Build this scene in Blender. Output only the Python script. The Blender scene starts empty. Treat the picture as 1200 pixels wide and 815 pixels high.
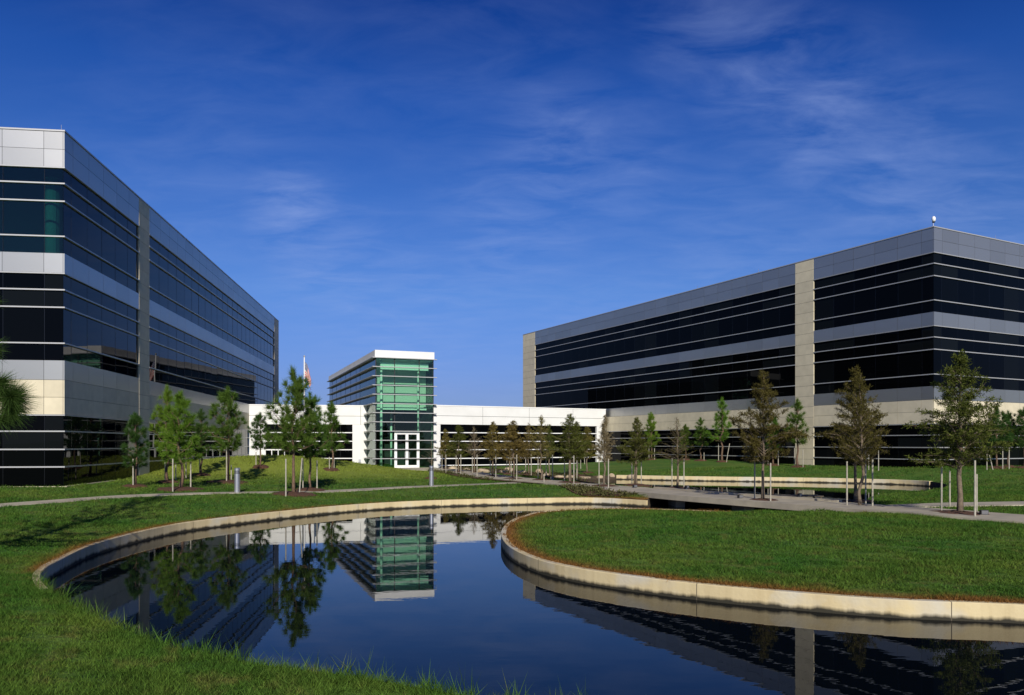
import bpy, bmesh, math, random
import numpy as np
from mathutils import Vector, Matrix
from mathutils.geometry import delaunay_2d_cdt
R = math.radians
S = bpy.context.scene
COL = S.collection

# ------------------------------------------------------------------ camera
F, CX, HY, CZ = 900.0, 600.0, 520.0, 1.68      # focal length in photo pixels, centre, horizon row, eye height
cd = bpy.data.cameras.new('camera'); cam = bpy.data.objects.new('camera', cd); COL.objects.link(cam)
cd.sensor_width = 36; cd.lens = 36*F/1200; cd.shift_y = (HY-407.5)/1200
cam.location = (0, 0, CZ); cam.rotation_euler = (R(90), 0, 0)
cd.clip_start = .1; cd.clip_end = 6000
S.camera = cam

# ------------------------------------------------------------------ sky, sun, exposure
SUN_EL, SUN_K = R(27), .14                      # elevation, and how far the sun stands right of straight behind the camera
sv = Vector((SUN_K, -1, 0)).normalized()*math.cos(SUN_EL); sv.z = math.sin(SUN_EL)
W = bpy.data.worlds.new('World'); S.world = W; W.use_nodes = True
nt = W.node_tree; N = nt.nodes; L = nt.links; N.clear()
def nd(t, **k):
    n = N.new(t)
    for a, b in k.items(): setattr(n, a, b)
    return n
sky = nd('ShaderNodeTexSky', sky_type='NISHITA', sun_disc=False)
sky.sun_elevation = SUN_EL; sky.sun_rotation = math.atan2(sv.x, sv.y)
sky.air_density = 1.0; sky.dust_density = .6; sky.ozone_density = 3.0; sky.altitude = 0
# polarised slide-film sky: each height above the horizon is tinted towards violet blue
ramp = nd('ShaderNodeValToRGB'); cr = ramp.color_ramp
STOPS = [(0,(.31,.42,.92)),(.07,(.35,.435,.87)),(.19,(.38,.56,.98)),(.30,(.27,.50,1.0)),(.41,(.13,.38,.95)),(.5,(.05,.24,.76)),(1,(.03,.15,.55))]
while len(cr.elements) < len(STOPS): cr.elements.new(.5)
for e_, (p_, c_) in zip(cr.elements, STOPS): e_.position = p_; e_.color = (*c_, 1)
hs = nd('ShaderNodeMixRGB', blend_type='MULTIPLY'); hs.inputs[0].default_value = 1
tc = nd('ShaderNodeTexCoord')
sep = nd('ShaderNodeSeparateXYZ'); L.new(tc.outputs['Generated'], sep.inputs[0])
# wispy cirrus on a plane high above: direction divided by its height
mx = nd('ShaderNodeMath', operation='MAXIMUM'); mx.inputs[1].default_value = .06; L.new(sep.outputs[2], mx.inputs[0])
ad = nd('ShaderNodeMath', operation='ADD'); ad.inputs[1].default_value = .12; L.new(mx.outputs[0], ad.inputs[0])
dv = nd('ShaderNodeVectorMath', operation='DIVIDE'); L.new(tc.outputs['Generated'], dv.inputs[0])
cmb = nd('ShaderNodeCombineXYZ')
for i in range(3): L.new(ad.outputs[0], cmb.inputs[i])
L.new(cmb.outputs[0], dv.inputs[1])
mp = nd('ShaderNodeMapping'); mp.inputs['Rotation'].default_value = (0, 0, R(35)); mp.inputs['Scale'].default_value = (.9, 1.7, 0); mp.inputs['Location'].default_value = (1.3, .55, 0)
L.new(dv.outputs[0], mp.inputs[0])
n2 = nd('ShaderNodeTexNoise'); n2.inputs['Scale'].default_value = 4.2; n2.inputs['Detail'].default_value = 10; n2.inputs['Roughness'].default_value = .60; n2.inputs['Distortion'].default_value = .45
L.new(mp.outputs[0], n2.inputs['Vector'])
r2 = nd('ShaderNodeMapRange'); r2.inputs[1].default_value = .36; r2.inputs[2].default_value = .74; L.new(n2.outputs[0], r2.inputs[0])
# thin cirrus veils in five or six parts of the sky: direction of each veil, its angular radius and density
last = None
for (x_, y_, r_, w_) in ((830,30,.13,.55),(900,90,.13,.75),(970,140,.14,.85),(1050,200,.16,.75),(1120,265,.16,.7),(650,185,.15,.75),(730,200,.14,.5),(600,275,.18,.6),(345,250,.10,1.0),(390,310,.14,.7),(480,370,.2,.5),
                         (250,200,.25,.3),(560,60,.3,.22),(880,330,.3,.45),(700,400,.25,.4),(300,90,.3,.2)):
    d_ = Vector(((x_-CX)/F, 1, (HY-y_)/F)).normalized()
    di = nd('ShaderNodeVectorMath', operation='DISTANCE'); di.inputs[1].default_value = d_; L.new(tc.outputs['Generated'], di.inputs[0])
    mr = nd('ShaderNodeMapRange', interpolation_type='SMOOTHSTEP'); mr.inputs[1].default_value = 0; mr.inputs[2].default_value = r_; mr.inputs[3].default_value = w_; mr.inputs[4].default_value = 0
    L.new(di.outputs['Value'], mr.inputs[0])
    if last is None: last = mr.outputs[0]
    else:
        mxx = nd('ShaderNodeMath', operation='MAXIMUM'); L.new(last, mxx.inputs[0]); L.new(mr.outputs[0], mxx.inputs[1]); last = mxx.outputs[0]
mm = nd('ShaderNodeMath', operation='MULTIPLY'); L.new(last, mm.inputs[0]); L.new(r2.outputs[0], mm.inputs[1])
m3 = nd('ShaderNodeMath', operation='MULTIPLY'); m3.inputs[1].default_value = .46; L.new(mm.outputs[0], m3.inputs[0])
mix = nd('ShaderNodeMixRGB'); mix.inputs['Color2'].default_value = (3.4, 4.5, 8.0, 1)
bg = nd('ShaderNodeBackground'); bg.inputs[1].default_value = .10
wo = nd('ShaderNodeOutputWorld')
L.new(sep.outputs[2], ramp.inputs[0]); L.new(sky.outputs[0], hs.inputs[1]); L.new(ramp.outputs[0], hs.inputs[2]); L.new(hs.outputs[0], mix.inputs['Color1'])
L.new(m3.outputs[0], mix.inputs['Fac']); L.new(mix.outputs[0], bg.inputs[0]); L.new(bg.outputs[0], wo.inputs[0])

sl = bpy.data.lights.new('sun', 'SUN'); sl.energy = 4.9; sl.angle = R(.5); sl.color = (1, .93, .80)
so = bpy.data.objects.new('sun', sl); COL.objects.link(so); so.rotation_euler = sv.to_track_quat('Z', 'Y').to_euler()
so.location = (5, -30, 40)
S.view_settings.view_transform = 'Standard'; S.view_settings.look = 'None'
S.view_settings.gamma = 1; S.view_settings.exposure = 0; S.view_settings.use_curve_mapping = False
S.render.engine = 'CYCLES'
S.cycles.max_bounces = 8; S.cycles.transparent_max_bounces = 16

# ------------------------------------------------------------------ helpers
def at(px, py, z):                                # a photo pixel on the level z -> world (X, Y)
    Z = F*(CZ-z)/(py-HY); return ((px-CX)*Z/F, Z)
def atd(px, Z): return ((px-CX)*Z/F, Z)

class MB:
    """collects boxes, tubes and faces and links them as one mesh object"""
    def __init__(s): s.v = []; s.f = []; s.marks = []
    def mark(s, m): s.marks.append((len(s.f), m)); return s      # faces added from here on take material m
    def box(s, x0, x1, y0, y1, z0, z1):
        b = len(s.v)
        s.v += [(x0,y0,z0),(x1,y0,z0),(x1,y1,z0),(x0,y1,z0),(x0,y0,z1),(x1,y0,z1),(x1,y1,z1),(x0,y1,z1)]
        s.f += [(b,b+3,b+2,b+1),(b+4,b+5,b+6,b+7),(b,b+1,b+5,b+4),(b+1,b+2,b+6,b+5),(b+2,b+3,b+7,b+6),(b+3,b,b+4,b+7)]
        return s
    def quad(s, *p):
        b = len(s.v); s.v += [tuple(q) for q in p]; s.f.append(tuple(range(b, b+len(p)))); return s
    def tube(s, pts, rad, n=8, cap=True):
        pts = [Vector(p) for p in pts]
        if not hasattr(rad, '__len__'): rad = [rad]*len(pts)
        b = len(s.v); up = Vector((0,0,1)); prev = None
        for i, p in enumerate(pts):
            d = (pts[min(i+1,len(pts)-1)]-pts[max(i-1,0)]).normalized()
            a = prev if prev is not None else (Vector((1,0,0)) if abs(d.x) < .8 else Vector((0,1,0)))
            a = (a - d*a.dot(d)).normalized(); prev = a; c = d.cross(a)
            for k in range(n):
                t = 2*math.pi*k/n; s.v.append(tuple(p + (a*math.cos(t)+c*math.sin(t))*rad[i]))
        for i in range(len(pts)-1):
            for k in range(n):
                k2 = (k+1) % n; s.f.append((b+i*n+k, b+i*n+k2, b+(i+1)*n+k2, b+(i+1)*n+k))
        if cap:
            s.f.append(tuple(b+k for k in reversed(range(n)))); e = b+(len(pts)-1)*n; s.f.append(tuple(e+k for k in range(n)))
        return s
    def build(s, name, m, parent=None, smooth=False):
        me = bpy.data.meshes.new(name); me.from_pydata(s.v, [], s.f); me.update()
        o = link(name, me, m, parent, smooth)
        for k, (i, mm) in enumerate(s.marks):
            me.materials.append(mm); e = s.marks[k+1][0] if k+1 < len(s.marks) else len(s.f)
            for q in range(i, e): me.polygons[q].material_index = k+1
        return o
def link(name, me, m, parent=None, smooth=False):
    if m and not me.materials: me.materials.append(m)
    o = bpy.data.objects.new(name, me); COL.objects.link(o)
    if parent: o.parent = parent
    if smooth: me.polygons.foreach_set('use_smooth', [True]*len(me.polygons))
    return o
def np_mesh(name, v, nper):                       # separate faces of nper vertices each
    me = bpy.data.meshes.new(name); n = len(v); v = np.asarray(v, dtype=np.float32)
    me.vertices.add(n); me.vertices.foreach_set('co', v.ravel())
    me.loops.add(n); me.loops.foreach_set('vertex_index', np.arange(n, dtype=np.int32))
    k = n//nper; me.polygons.add(k)
    me.polygons.foreach_set('loop_start', np.arange(0, n, nper, dtype=np.int32)); me.polygons.foreach_set('loop_total', np.full(k, nper, dtype=np.int32))
    me.update(calc_edges=True); return me
def tag(o, label=None, cat=None, group=None, kind=None):
    if label: o['label'] = label
    if cat: o['category'] = cat
    if group: o['group'] = group
    if kind: o['kind'] = kind
    return o
def thing(name, label, cat, loc=(0,0,0), rz=0, group=None):
    o = bpy.data.objects.new(name, None); COL.objects.link(o); o.location = loc; o.rotation_euler.z = rz
    o.empty_display_size = .3
    return tag(o, label, cat, group)
def copy_tree(o):
    c = o.copy(); COL.objects.link(c)
    for ch in o.children:
        d = ch.copy(); COL.objects.link(d); d.parent = c
        for g in ch.children:
            e = g.copy(); COL.objects.link(e); e.parent = d
    return c

# ------------------------------------------------------------------ materials
def mat(name, base=(.5,.5,.5), rough=.6, metal=0, ior=1.5, noise=None, bump=None, spec=.5):
    m = bpy.data.materials.new(name); m.use_nodes = True
    t = m.node_tree; p = t.nodes['Principled BSDF']
    p.inputs['Base Color'].default_value = (*base, 1); p.inputs['Roughness'].default_value = rough
    p.inputs['Metallic'].default_value = metal; p.inputs['IOR'].default_value = ior; p.inputs['Specular IOR Level'].default_value = spec
    g = t.nodes.new('ShaderNodeNewGeometry')
    if noise:                                     # (scale, second colour, lo, hi)
        sc, c2, lo, hi = noise
        n = t.nodes.new('ShaderNodeTexNoise'); n.inputs['Scale'].default_value = sc; n.inputs['Detail'].default_value = 6
        t.links.new(g.outputs['Position'], n.inputs['Vector'])
        r = t.nodes.new('ShaderNodeMapRange'); r.inputs[1].default_value = lo; r.inputs[2].default_value = hi
        t.links.new(n.outputs[0], r.inputs[0])
        x = t.nodes.new('ShaderNodeMixRGB'); x.inputs['Color1'].default_value = (*base,1); x.inputs['Color2'].default_value = (*c2,1)
        t.links.new(r.outputs[0], x.inputs['Fac']); t.links.new(x.outputs[0], p.inputs['Base Color'])
    if bump:                                      # (scale, strength, distance)
        n = t.nodes.new('ShaderNodeTexNoise'); n.inputs['Scale'].default_value = bump[0]; n.inputs['Detail'].default_value = 4
        t.links.new(g.outputs['Position'], n.inputs['Vector'])
        b = t.nodes.new('ShaderNodeBump'); b.inputs['Strength'].default_value = bump[1]; b.inputs['Distance'].default_value = bump[2]
        t.links.new(n.outputs[0], b.inputs['Height']); t.links.new(b.outputs[0], p.inputs['Normal'])
    return m
def island_vary(m, amt=.25):                      # each separate panel, stone or leaf a slightly different tone
    t = m.node_tree; p = t.nodes['Principled BSDF']; g = t.nodes.new('ShaderNodeNewGeometry')
    h = t.nodes.new('ShaderNodeHueSaturation'); r = t.nodes.new('ShaderNodeMapRange')
    r.inputs[3].default_value = 1-amt; r.inputs[4].default_value = 1+amt
    t.links.new(g.outputs['Random Per Island'], r.inputs[0]); t.links.new(r.outputs[0], h.inputs['Value'])
    s = p.inputs['Base Color']
    if s.is_linked: t.links.new(s.links[0].from_socket, h.inputs['Color'])
    else: h.inputs['Color'].default_value = s.default_value
    t.links.new(h.outputs[0], s); return m
M = {}
M['metal'] = island_vary(mat('brushed_metal_panel', (.41,.405,.385), .37, .78, bump=(1.3,.05,.02)), .07)
M['stone'] = island_vary(mat('limestone_panel', (.62,.55,.40), .75, noise=(2.2,(.53,.47,.34),.35,.75)), .06)
M['joint'] = mat('dark_joint', (.03,.03,.035), .8)  # dark backing in the panel gaps, also used on the tower mullions
M['gjoint'] = mat('silicone_joint', (.004,.004,.005), .25)
M['bar'] = mat('aluminium_bar', (.42,.42,.42), .42, .30)
M['steel'] = mat('satin_steel', (.62,.62,.63), .3, .85)
M['white'] = mat('white_wall_panel', (.72,.72,.71), .55, noise=(.7,(.63,.63,.61),.4,.8))
M['whitetrim'] = mat('white_trim', (.80,.80,.80), .4)
M['core'] = mat('dark_interior', (.03,.032,.035), .8)
M['room'] = mat('interior_wall', (.60,.60,.57), .8)
M['roof'] = mat('roof_gravel', (.30,.29,.27), .9)
M['conc'] = mat('concrete_walk', (.43,.38,.28), .8, noise=(1.4,(.27,.24,.19),.35,.75), bump=(30,.15,.01))
M['bark'] = mat('tree_bark', (.17,.105,.065), .9, noise=(14,(.08,.05,.035),.35,.7), bump=(40,.5,.02))
M['barkpale'] = mat('cypress_bark', (.19,.145,.10), .9, noise=(14,(.10,.075,.05),.35,.7), bump=(40,.4,.02))
M['stake'] = mat('weathered_pole', (.40,.37,.30), .8, noise=(9,(.28,.26,.21),.35,.7))
M['mulch'] = mat('bark_mulch', (.13,.055,.025), .95, noise=(18,(.05,.022,.012),.35,.65), bump=(28,1,.06))
M['rock'] = mat('sandstone_boulder', (.46,.37,.25), .85, noise=(3,(.26,.20,.13),.35,.7), bump=(9,.5,.05))
M['black'] = mat('black_fixture', (.02,.02,.022), .5)
M['lens'] = mat('lamp_lens', (.14,.14,.15), .15)
M['timber'] = mat('weathered_timber', (.10,.08,.055), .85, noise=(8,(.05,.04,.03),.35,.7))

def glass_dark(name, base, ior, wav=.0):
    m = mat(name, base, .012, ior=ior)
    t = m.node_tree; p = t.nodes['Principled BSDF']
    g = t.nodes.new('ShaderNodeNewGeometry'); n = t.nodes.new('ShaderNodeTexNoise'); n.inputs['Scale'].default_value = .45; n.inputs['Detail'].default_value = 1.5
    b = t.nodes.new('ShaderNodeBump'); b.inputs['Strength'].default_value = .06; b.inputs['Distance'].default_value = .05
    t.links.new(g.outputs['Position'], n.inputs['Vector']); t.links.new(n.outputs[0], b.inputs['Height']); t.links.new(b.outputs[0], p.inputs['Normal'])
    return m
def blinds(m):                                     # a few panes a shade lighter: blinds dimly behind the tint
    t = m.node_tree; p = t.nodes['Principled BSDF']; g = t.nodes.new('ShaderNodeNewGeometry'); r = t.nodes.new('ShaderNodeValToRGB'); e = r.color_ramp.elements
    c = p.inputs['Base Color'].default_value[:]; e[0].color = c; e[1].position = 1; e[1].color = (.0055,.007,.008,1); k = e.new(.72); k.color = c
    t.links.new(g.outputs['Random Per Island'], r.inputs[0]); t.links.new(r.outputs[0], p.inputs['Base Color']); return m
M['glass'] = glass_dark('dark_tinted_glass', (.0012,.0015,.002), 1.16)
M['glassblue'] = glass_dark('dark_blue_tinted_glass', (.0015,.003,.006), 1.22)
blinds(M['glass']); blinds(M['glassblue'])
M['glassteal'] = glass_dark('teal_reflective_glass', (.010,.045,.05), 1.5)
def glass_clear(name, tint, ior):
    m = bpy.data.materials.new(name); m.use_nodes = True; t = m.node_tree; t.nodes.clear()
    o = t.nodes.new('ShaderNodeOutputMaterial'); x = t.nodes.new('ShaderNodeMixShader'); f = t.nodes.new('ShaderNodeFresnel'); f.inputs[0].default_value = ior
    a = t.nodes.new('ShaderNodeBsdfTransparent'); a.inputs[0].default_value = (*tint,1)
    b = t.nodes.new('ShaderNodeBsdfGlossy'); b.inputs['Roughness'].default_value = .01; b.inputs['Color'].default_value = (.9,1,.95,1)
    t.links.new(f.outputs[0], x.inputs[0]); t.links.new(a.outputs[0], x.inputs[1]); t.links.new(b.outputs[0], x.inputs[2]); t.links.new(x.outputs[0], o.inputs[0])
    return m
M['glassgreen'] = glass_clear('green_lobby_glass', (.70,.87,.78), 1.40)
M['glassroom'] = glass_clear('teal_corner_glass', (.26,.48,.46), 1.45)

# concrete pond wall: pale, streaked, with a dark algae line along the water
def pondwall_mat(name, zw):
    m = mat(name, (.62,.52,.32), .85, bump=(22,.25,.02)); t = m.node_tree; p = t.nodes['Principled BSDF']
    g = t.nodes.new('ShaderNodeNewGeometry'); s = t.nodes.new('ShaderNodeSeparateXYZ'); t.links.new(g.outputs['Position'], s.inputs[0])
    mp = t.nodes.new('ShaderNodeMapping'); mp.inputs['Scale'].default_value = (1,1,.12); t.links.new(g.outputs['Position'], mp.inputs[0])
    n = t.nodes.new('ShaderNodeTexNoise'); n.inputs['Scale'].default_value = 5; n.inputs['Detail'].default_value = 7; t.links.new(mp.outputs[0], n.inputs['Vector'])
    n2 = t.nodes.new('ShaderNodeTexNoise'); n2.inputs['Scale'].default_value = 1.1; n2.inputs['Detail'].default_value = 4; t.links.new(g.outputs['Position'], n2.inputs['Vector'])
    r = t.nodes.new('ShaderNodeMapRange'); r.inputs[1].default_value = .35; r.inputs[2].default_value = .7; t.links.new(n.outputs[0], r.inputs[0])
    a = t.nodes.new('ShaderNodeMixRGB'); a.inputs[1].default_value = (.60,.50,.29,1); a.inputs[2].default_value = (.50,.40,.22,1); t.links.new(r.outputs[0], a.inputs[0])
    r2 = t.nodes.new('ShaderNodeMapRange'); r2.inputs[1].default_value = .5; r2.inputs[2].default_value = .7; t.links.new(n2.outputs[0], r2.inputs[0])
    b = t.nodes.new('ShaderNodeMixRGB'); b.inputs[2].default_value = (.52,.49,.40,1); t.links.new(r2.outputs[0], b.inputs[0]); t.links.new(a.outputs[0], b.inputs[1])
    h = t.nodes.new('ShaderNodeMath'); h.operation = 'MULTIPLY_ADD'; h.inputs[1].default_value = -.14; t.links.new(n.outputs[0], h.inputs[0]); t.links.new(s.outputs[2], h.inputs[2])
    w = t.nodes.new('ShaderNodeMapRange'); w.inputs[1].default_value = zw-.035; w.inputs[2].default_value = zw+.025; w.inputs[3].default_value = 1; w.inputs[4].default_value = 0; t.links.new(h.outputs[0], w.inputs[0])
    c = t.nodes.new('ShaderNodeMixRGB'); c.inputs[2].default_value = (.025,.022,.012,1); t.links.new(w.outputs[0], c.inputs[0]); t.links.new(b.outputs[0], c.inputs[1])
    ar = t.nodes.new('ShaderNodeAttribute'); ar.attribute_name = 'arc'
    md = t.nodes.new('ShaderNodeMath'); md.operation = 'MODULO'; md.inputs[1].default_value = 3.65; t.links.new(ar.outputs['Fac'], md.inputs[0])
    lt = t.nodes.new('ShaderNodeMath'); lt.operation = 'LESS_THAN'; lt.inputs[1].default_value = .013; t.links.new(md.outputs[0], lt.inputs[0])
    e = t.nodes.new('ShaderNodeMixRGB'); e.inputs[2].default_value = (.09,.075,.05,1); t.links.new(lt.outputs[0], e.inputs[0]); t.links.new(c.outputs[0], e.inputs[1])
    t.links.new(e.outputs[0], p.inputs['Base Color']); return m
ZW, ZU = -.87, -.56                               # the two water levels
M['pw'] = pondwall_mat('pond_wall_concrete', ZW); M['pwu'] = pondwall_mat('upper_pond_wall_concrete', ZU)

def water_mat(name, strength):
    m = mat(name, (.0015,.003,.005), .0, ior=1.26); t = m.node_tree; p = t.nodes['Principled BSDF']
    g = t.nodes.new('ShaderNodeNewGeometry'); mp = t.nodes.new('ShaderNodeMapping'); mp.inputs['Scale'].default_value = (.6,1.6,1); t.links.new(g.outputs['Position'], mp.inputs[0])
    n = t.nodes.new('ShaderNodeTexNoise'); n.inputs['Scale'].default_value = 1.6; n.inputs['Detail'].default_value = 3.5; n.inputs['Roughness'].default_value = .55; t.links.new(mp.outputs[0], n.inputs['Vector'])
    b = t.nodes.new('ShaderNodeBump'); b.inputs['Strength'].default_value = strength; b.inputs['Distance'].default_value = .02
    t.links.new(n.outputs[0], b.inputs['Height']); t.links.new(b.outputs[0], p.inputs['Normal']); return m
M['water'] = water_mat('pond_water', .04)

def lawn_color(t, extra=None):                    # mown lawn: dark and yellowish patches, mowing unevenness, scorched rim from attribute 'dry'
    g = t.nodes.new('ShaderNodeNewGeometry'); lk = t.links.new
    def noise(sc, det, stretch=None):
        n = t.nodes.new('ShaderNodeTexNoise'); n.inputs['Scale'].default_value = sc; n.inputs['Detail'].default_value = det; n.inputs['Roughness'].default_value = .6
        if stretch:
            mp = t.nodes.new('ShaderNodeMapping'); mp.inputs['Scale'].default_value = stretch; lk(g.outputs['Position'], mp.inputs[0]); lk(mp.outputs[0], n.inputs['Vector'])
        else: lk(g.outputs['Position'], n.inputs['Vector'])
        return n
    def rng(src, a, b):
        r = t.nodes.new('ShaderNodeMapRange'); r.inputs[1].default_value = a; r.inputs[2].default_value = b; lk(src, r.inputs[0]); return r.outputs[0]
    def mixc(f, a, b, k=1):
        x = t.nodes.new('ShaderNodeMixRGB')
        if k != 1:
            q = t.nodes.new('ShaderNodeMath'); q.operation = 'MULTIPLY'; q.inputs[1].default_value = k; lk(f, q.inputs[0]); f = q.outputs[0]
        lk(f, x.inputs[0])
        for s, i in ((a,1),(b,2)):
            if isinstance(s, tuple): x.inputs[i].default_value = (*s,1)
            else: lk(s, x.inputs[i])
        return x.outputs[0]
    c = mixc(rng(noise(.35, 4).outputs[0], .35, .68), (.056,.148,.022), (.160,.215,.036))
    c = mixc(rng(noise(1.7, 5, (.6,1.3,1)).outputs[0], .45, .72), c, (.036,.088,.013), .85)
    c = mixc(rng(noise(2.6, 6).outputs[0], .53, .70), c, (.19,.15,.05), .8)
    c = mixc(rng(noise(26, 3).outputs[0], .3, .75), c, (.030,.074,.012), .6)
    c = mixc(rng(noise(9, 6).outputs[0], .35, .7), c, (.056,.135,.022), .5)
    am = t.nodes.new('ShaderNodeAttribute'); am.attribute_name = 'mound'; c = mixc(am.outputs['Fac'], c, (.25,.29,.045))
    at_ = t.nodes.new('ShaderNodeAttribute'); at_.attribute_name = 'dry'
    dn = t.nodes.new('ShaderNodeMath'); dn.operation = 'MULTIPLY_ADD'; dn.inputs[1].default_value = 1.5; lk(noise(4.5, 5).outputs[0], dn.inputs[0]); dn.inputs[2].default_value = -.75
    da = t.nodes.new('ShaderNodeMath'); da.operation = 'ADD'; lk(at_.outputs['Fac'], da.inputs[0]); lk(dn.outputs[0], da.inputs[1])
    dm = t.nodes.new('ShaderNodeMath'); dm.operation = 'MULTIPLY'; dm.use_clamp = True; lk(at_.outputs['Fac'], dm.inputs[0])
    da2 = rng(da.outputs[0], -.05, .45); lk(da2, dm.inputs[1])
    dm2 = t.nodes.new('ShaderNodeMath'); dm2.operation = 'MULTIPLY'; dm2.use_clamp = True; dm2.inputs[1].default_value = 1.6; lk(dm.outputs[0], dm2.inputs[0])
    return mixc(dm2.outputs[0], c, (.20,.10,.03)), g
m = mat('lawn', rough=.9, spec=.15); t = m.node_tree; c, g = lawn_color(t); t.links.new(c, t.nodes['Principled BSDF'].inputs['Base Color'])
n = t.nodes.new('ShaderNodeTexNoise'); n.inputs['Scale'].default_value = 18; n.inputs['Detail'].default_value = 6; t.links.new(g.outputs['Position'], n.inputs['Vector'])
b = t.nodes.new('ShaderNodeBump'); b.inputs['Strength'].default_value = .9; b.inputs['Distance'].default_value = .05; t.links.new(n.outputs[0], b.inputs['Height']); t.links.new(b.outputs[0], t.nodes['Principled BSDF'].inputs['Normal'])
M['lawn'] = m
def leaf_mat(name, base, vary, trans=.35, lawn=False, hue=.03):
    m = bpy.data.materials.new(name); m.use_nodes = True; t = m.node_tree; t.nodes.clear(); lk = t.links.new
    o = t.nodes.new('ShaderNodeOutputMaterial'); d = t.nodes.new('ShaderNodeBsdfDiffuse'); tr = t.nodes.new('ShaderNodeBsdfTranslucent'); x = t.nodes.new('ShaderNodeMixShader'); x.inputs[0].default_value = trans
    h = t.nodes.new('ShaderNodeHueSaturation')
    if lawn: c, g = lawn_color(t); lk(c, h.inputs['Color'])
    else:
        g = t.nodes.new('ShaderNodeNewGeometry'); h.inputs['Color'].default_value = (*base,1)
    r = t.nodes.new('ShaderNodeMapRange'); r.inputs[3].default_value = 1-vary; r.inputs[4].default_value = 1+vary; lk(g.outputs['Random Per Island'], r.inputs[0]); lk(r.outputs[0], h.inputs['Value'])
    oi = t.nodes.new('ShaderNodeObjectInfo'); r2 = t.nodes.new('ShaderNodeMapRange'); r2.inputs[3].default_value = .5-hue; r2.inputs[4].default_value = .5+hue; lk(oi.outputs['Random'], r2.inputs[0]); lk(r2.outputs[0], h.inputs['Hue'])
    lk(h.outputs[0], d.inputs[0]); lk(h.outputs[0], tr.inputs[0]); lk(d.outputs[0], x.inputs[1]); lk(tr.outputs[0], x.inputs[2]); lk(x.outputs[0], o.inputs[0]); return m
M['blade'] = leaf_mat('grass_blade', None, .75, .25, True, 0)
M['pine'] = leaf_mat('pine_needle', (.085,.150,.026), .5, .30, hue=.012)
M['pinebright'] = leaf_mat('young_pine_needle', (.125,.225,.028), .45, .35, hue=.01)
M['pinedark'] = leaf_mat('dark_pine_needle', (.050,.10,.024), .5, .25, hue=.01)  # darker green needle tone of some pines
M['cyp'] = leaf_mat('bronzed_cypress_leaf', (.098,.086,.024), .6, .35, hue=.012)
M['cyprow'] = leaf_mat('bright_bronze_cypress_leaf', (.195,.160,.045), .6, .4, hue=.015)  # brighter bronze leaf tone for the small row trees
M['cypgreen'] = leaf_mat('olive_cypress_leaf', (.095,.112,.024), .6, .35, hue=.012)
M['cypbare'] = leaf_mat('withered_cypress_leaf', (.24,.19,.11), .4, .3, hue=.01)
M['cover'] = leaf_mat('ground_cover_leaf', (.10,.10,.04), .75, .3, hue=0)

# ------------------------------------------------------------------ ground plan
def catmull(P, step=.16):
    P = [np.array(p, float) for p in P]; out = []
    for i in range(len(P)-1):
        a, b, c, d = P[max(i-1,0)], P[i], P[i+1], P[min(i+2,len(P)-1)]
        n = max(2, int(np.linalg.norm(c-b)/step))
        for k in range(n):
            u = k/n; out.append(.5*((2*b)+(-a+c)*u+(2*a-5*b+4*c-d)*u*u+(-a+3*b-3*c+d)*u**3))
    out.append(P[-1]); return np.array(out)
ZT = -.60                                         # top of the lower pond's wall
px_near = [(590,815),(500,801),(425,788),(350,778.5),(300,772),(253,762),(200,752),(150,733),(110,717.5),(78,702),(58,690),(49,680),(48,672),(55,664),(70,656),(100,641.5),(133,631),
           (167,622.5),(213,613.3),(267,606.3),(333,599),(400,592.7),(466,588.4),(533,585.8),(600,584.4),(680,583.4),(720,584.4),(757,586.6)]
shoreA = catmull([(26,-2.5),(14,1.2),(7,3.6),(3,5.55)] + [at(x, y, ZT) for x, y in px_near])
px_pen = [(640,598.8),(612,604.8),(596,611.5),(588.5,620),(587.4,628),(594,638),(609,647.5),(635,657),(669,664.5),(706,670.5),(744,675.6),(800,682.3),(900,692),(1050,703),(1200,709)]
shoreB = catmull([(10.3,23.4),(8.6,25.0),(6.2,26.4),(3.6,27.2)] + [at(x, y, ZT) for x, y in px_pen] + [(9.5,10.0),(14,8.9),(20,8.0),(26,7.4)])
chan = np.array([(6.45,33.4),(7.6,31.6),(9.2,29.0),(10.9,26.2)])
lower = np.vstack([shoreA, chan, shoreB])
# upper pond behind the walkway
Uz = ZU
farU = catmull([at(x, y, Uz) for x, y in [(676,563.5),(690,562.3),(720,562),(800,563.6),(870,564.6),(940,565.5),(1010,567),(1060,568.6),(1096,571),(1108,574.5),(1098,579),(1060,583.5),(1020,586)]])
nearU = np.array([(12.7,27.6),(11.6,28.2),(10.2,30.4),(8.8,32.7),(7.4,35.0),(6.0,37.3),(4.9,39.4)])
upper = np.vstack([farU, catmull(nearU)])
def inside(P, poly):
    P = np.asarray(P); x, y = P[:,0], P[:,1]; r = np.zeros(len(P), bool); n = len(poly)
    for i in range(n):
        x1, y1 = poly[i]; x2, y2 = poly[(i+1) % n]
        if y1 == y2: continue
        r ^= ((y1 > y) != (y2 > y)) & (x < (x2-x1)*(y-y1)/(y2-y1)+x1)
    return r
def dist_line(P, line):
    P = np.asarray(P); best = np.full(len(P), 1e9)
    for i in range(len(line)-1):
        a, b = line[i], line[i+1]; d = b-a; l2 = max(d@d, 1e-12)
        u = np.clip(((P-a)@d)/l2, 0, 1); q = P-(a+u[:,None]*d); best = np.minimum(best, (q*q).sum(1))
    return np.sqrt(best)

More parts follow.
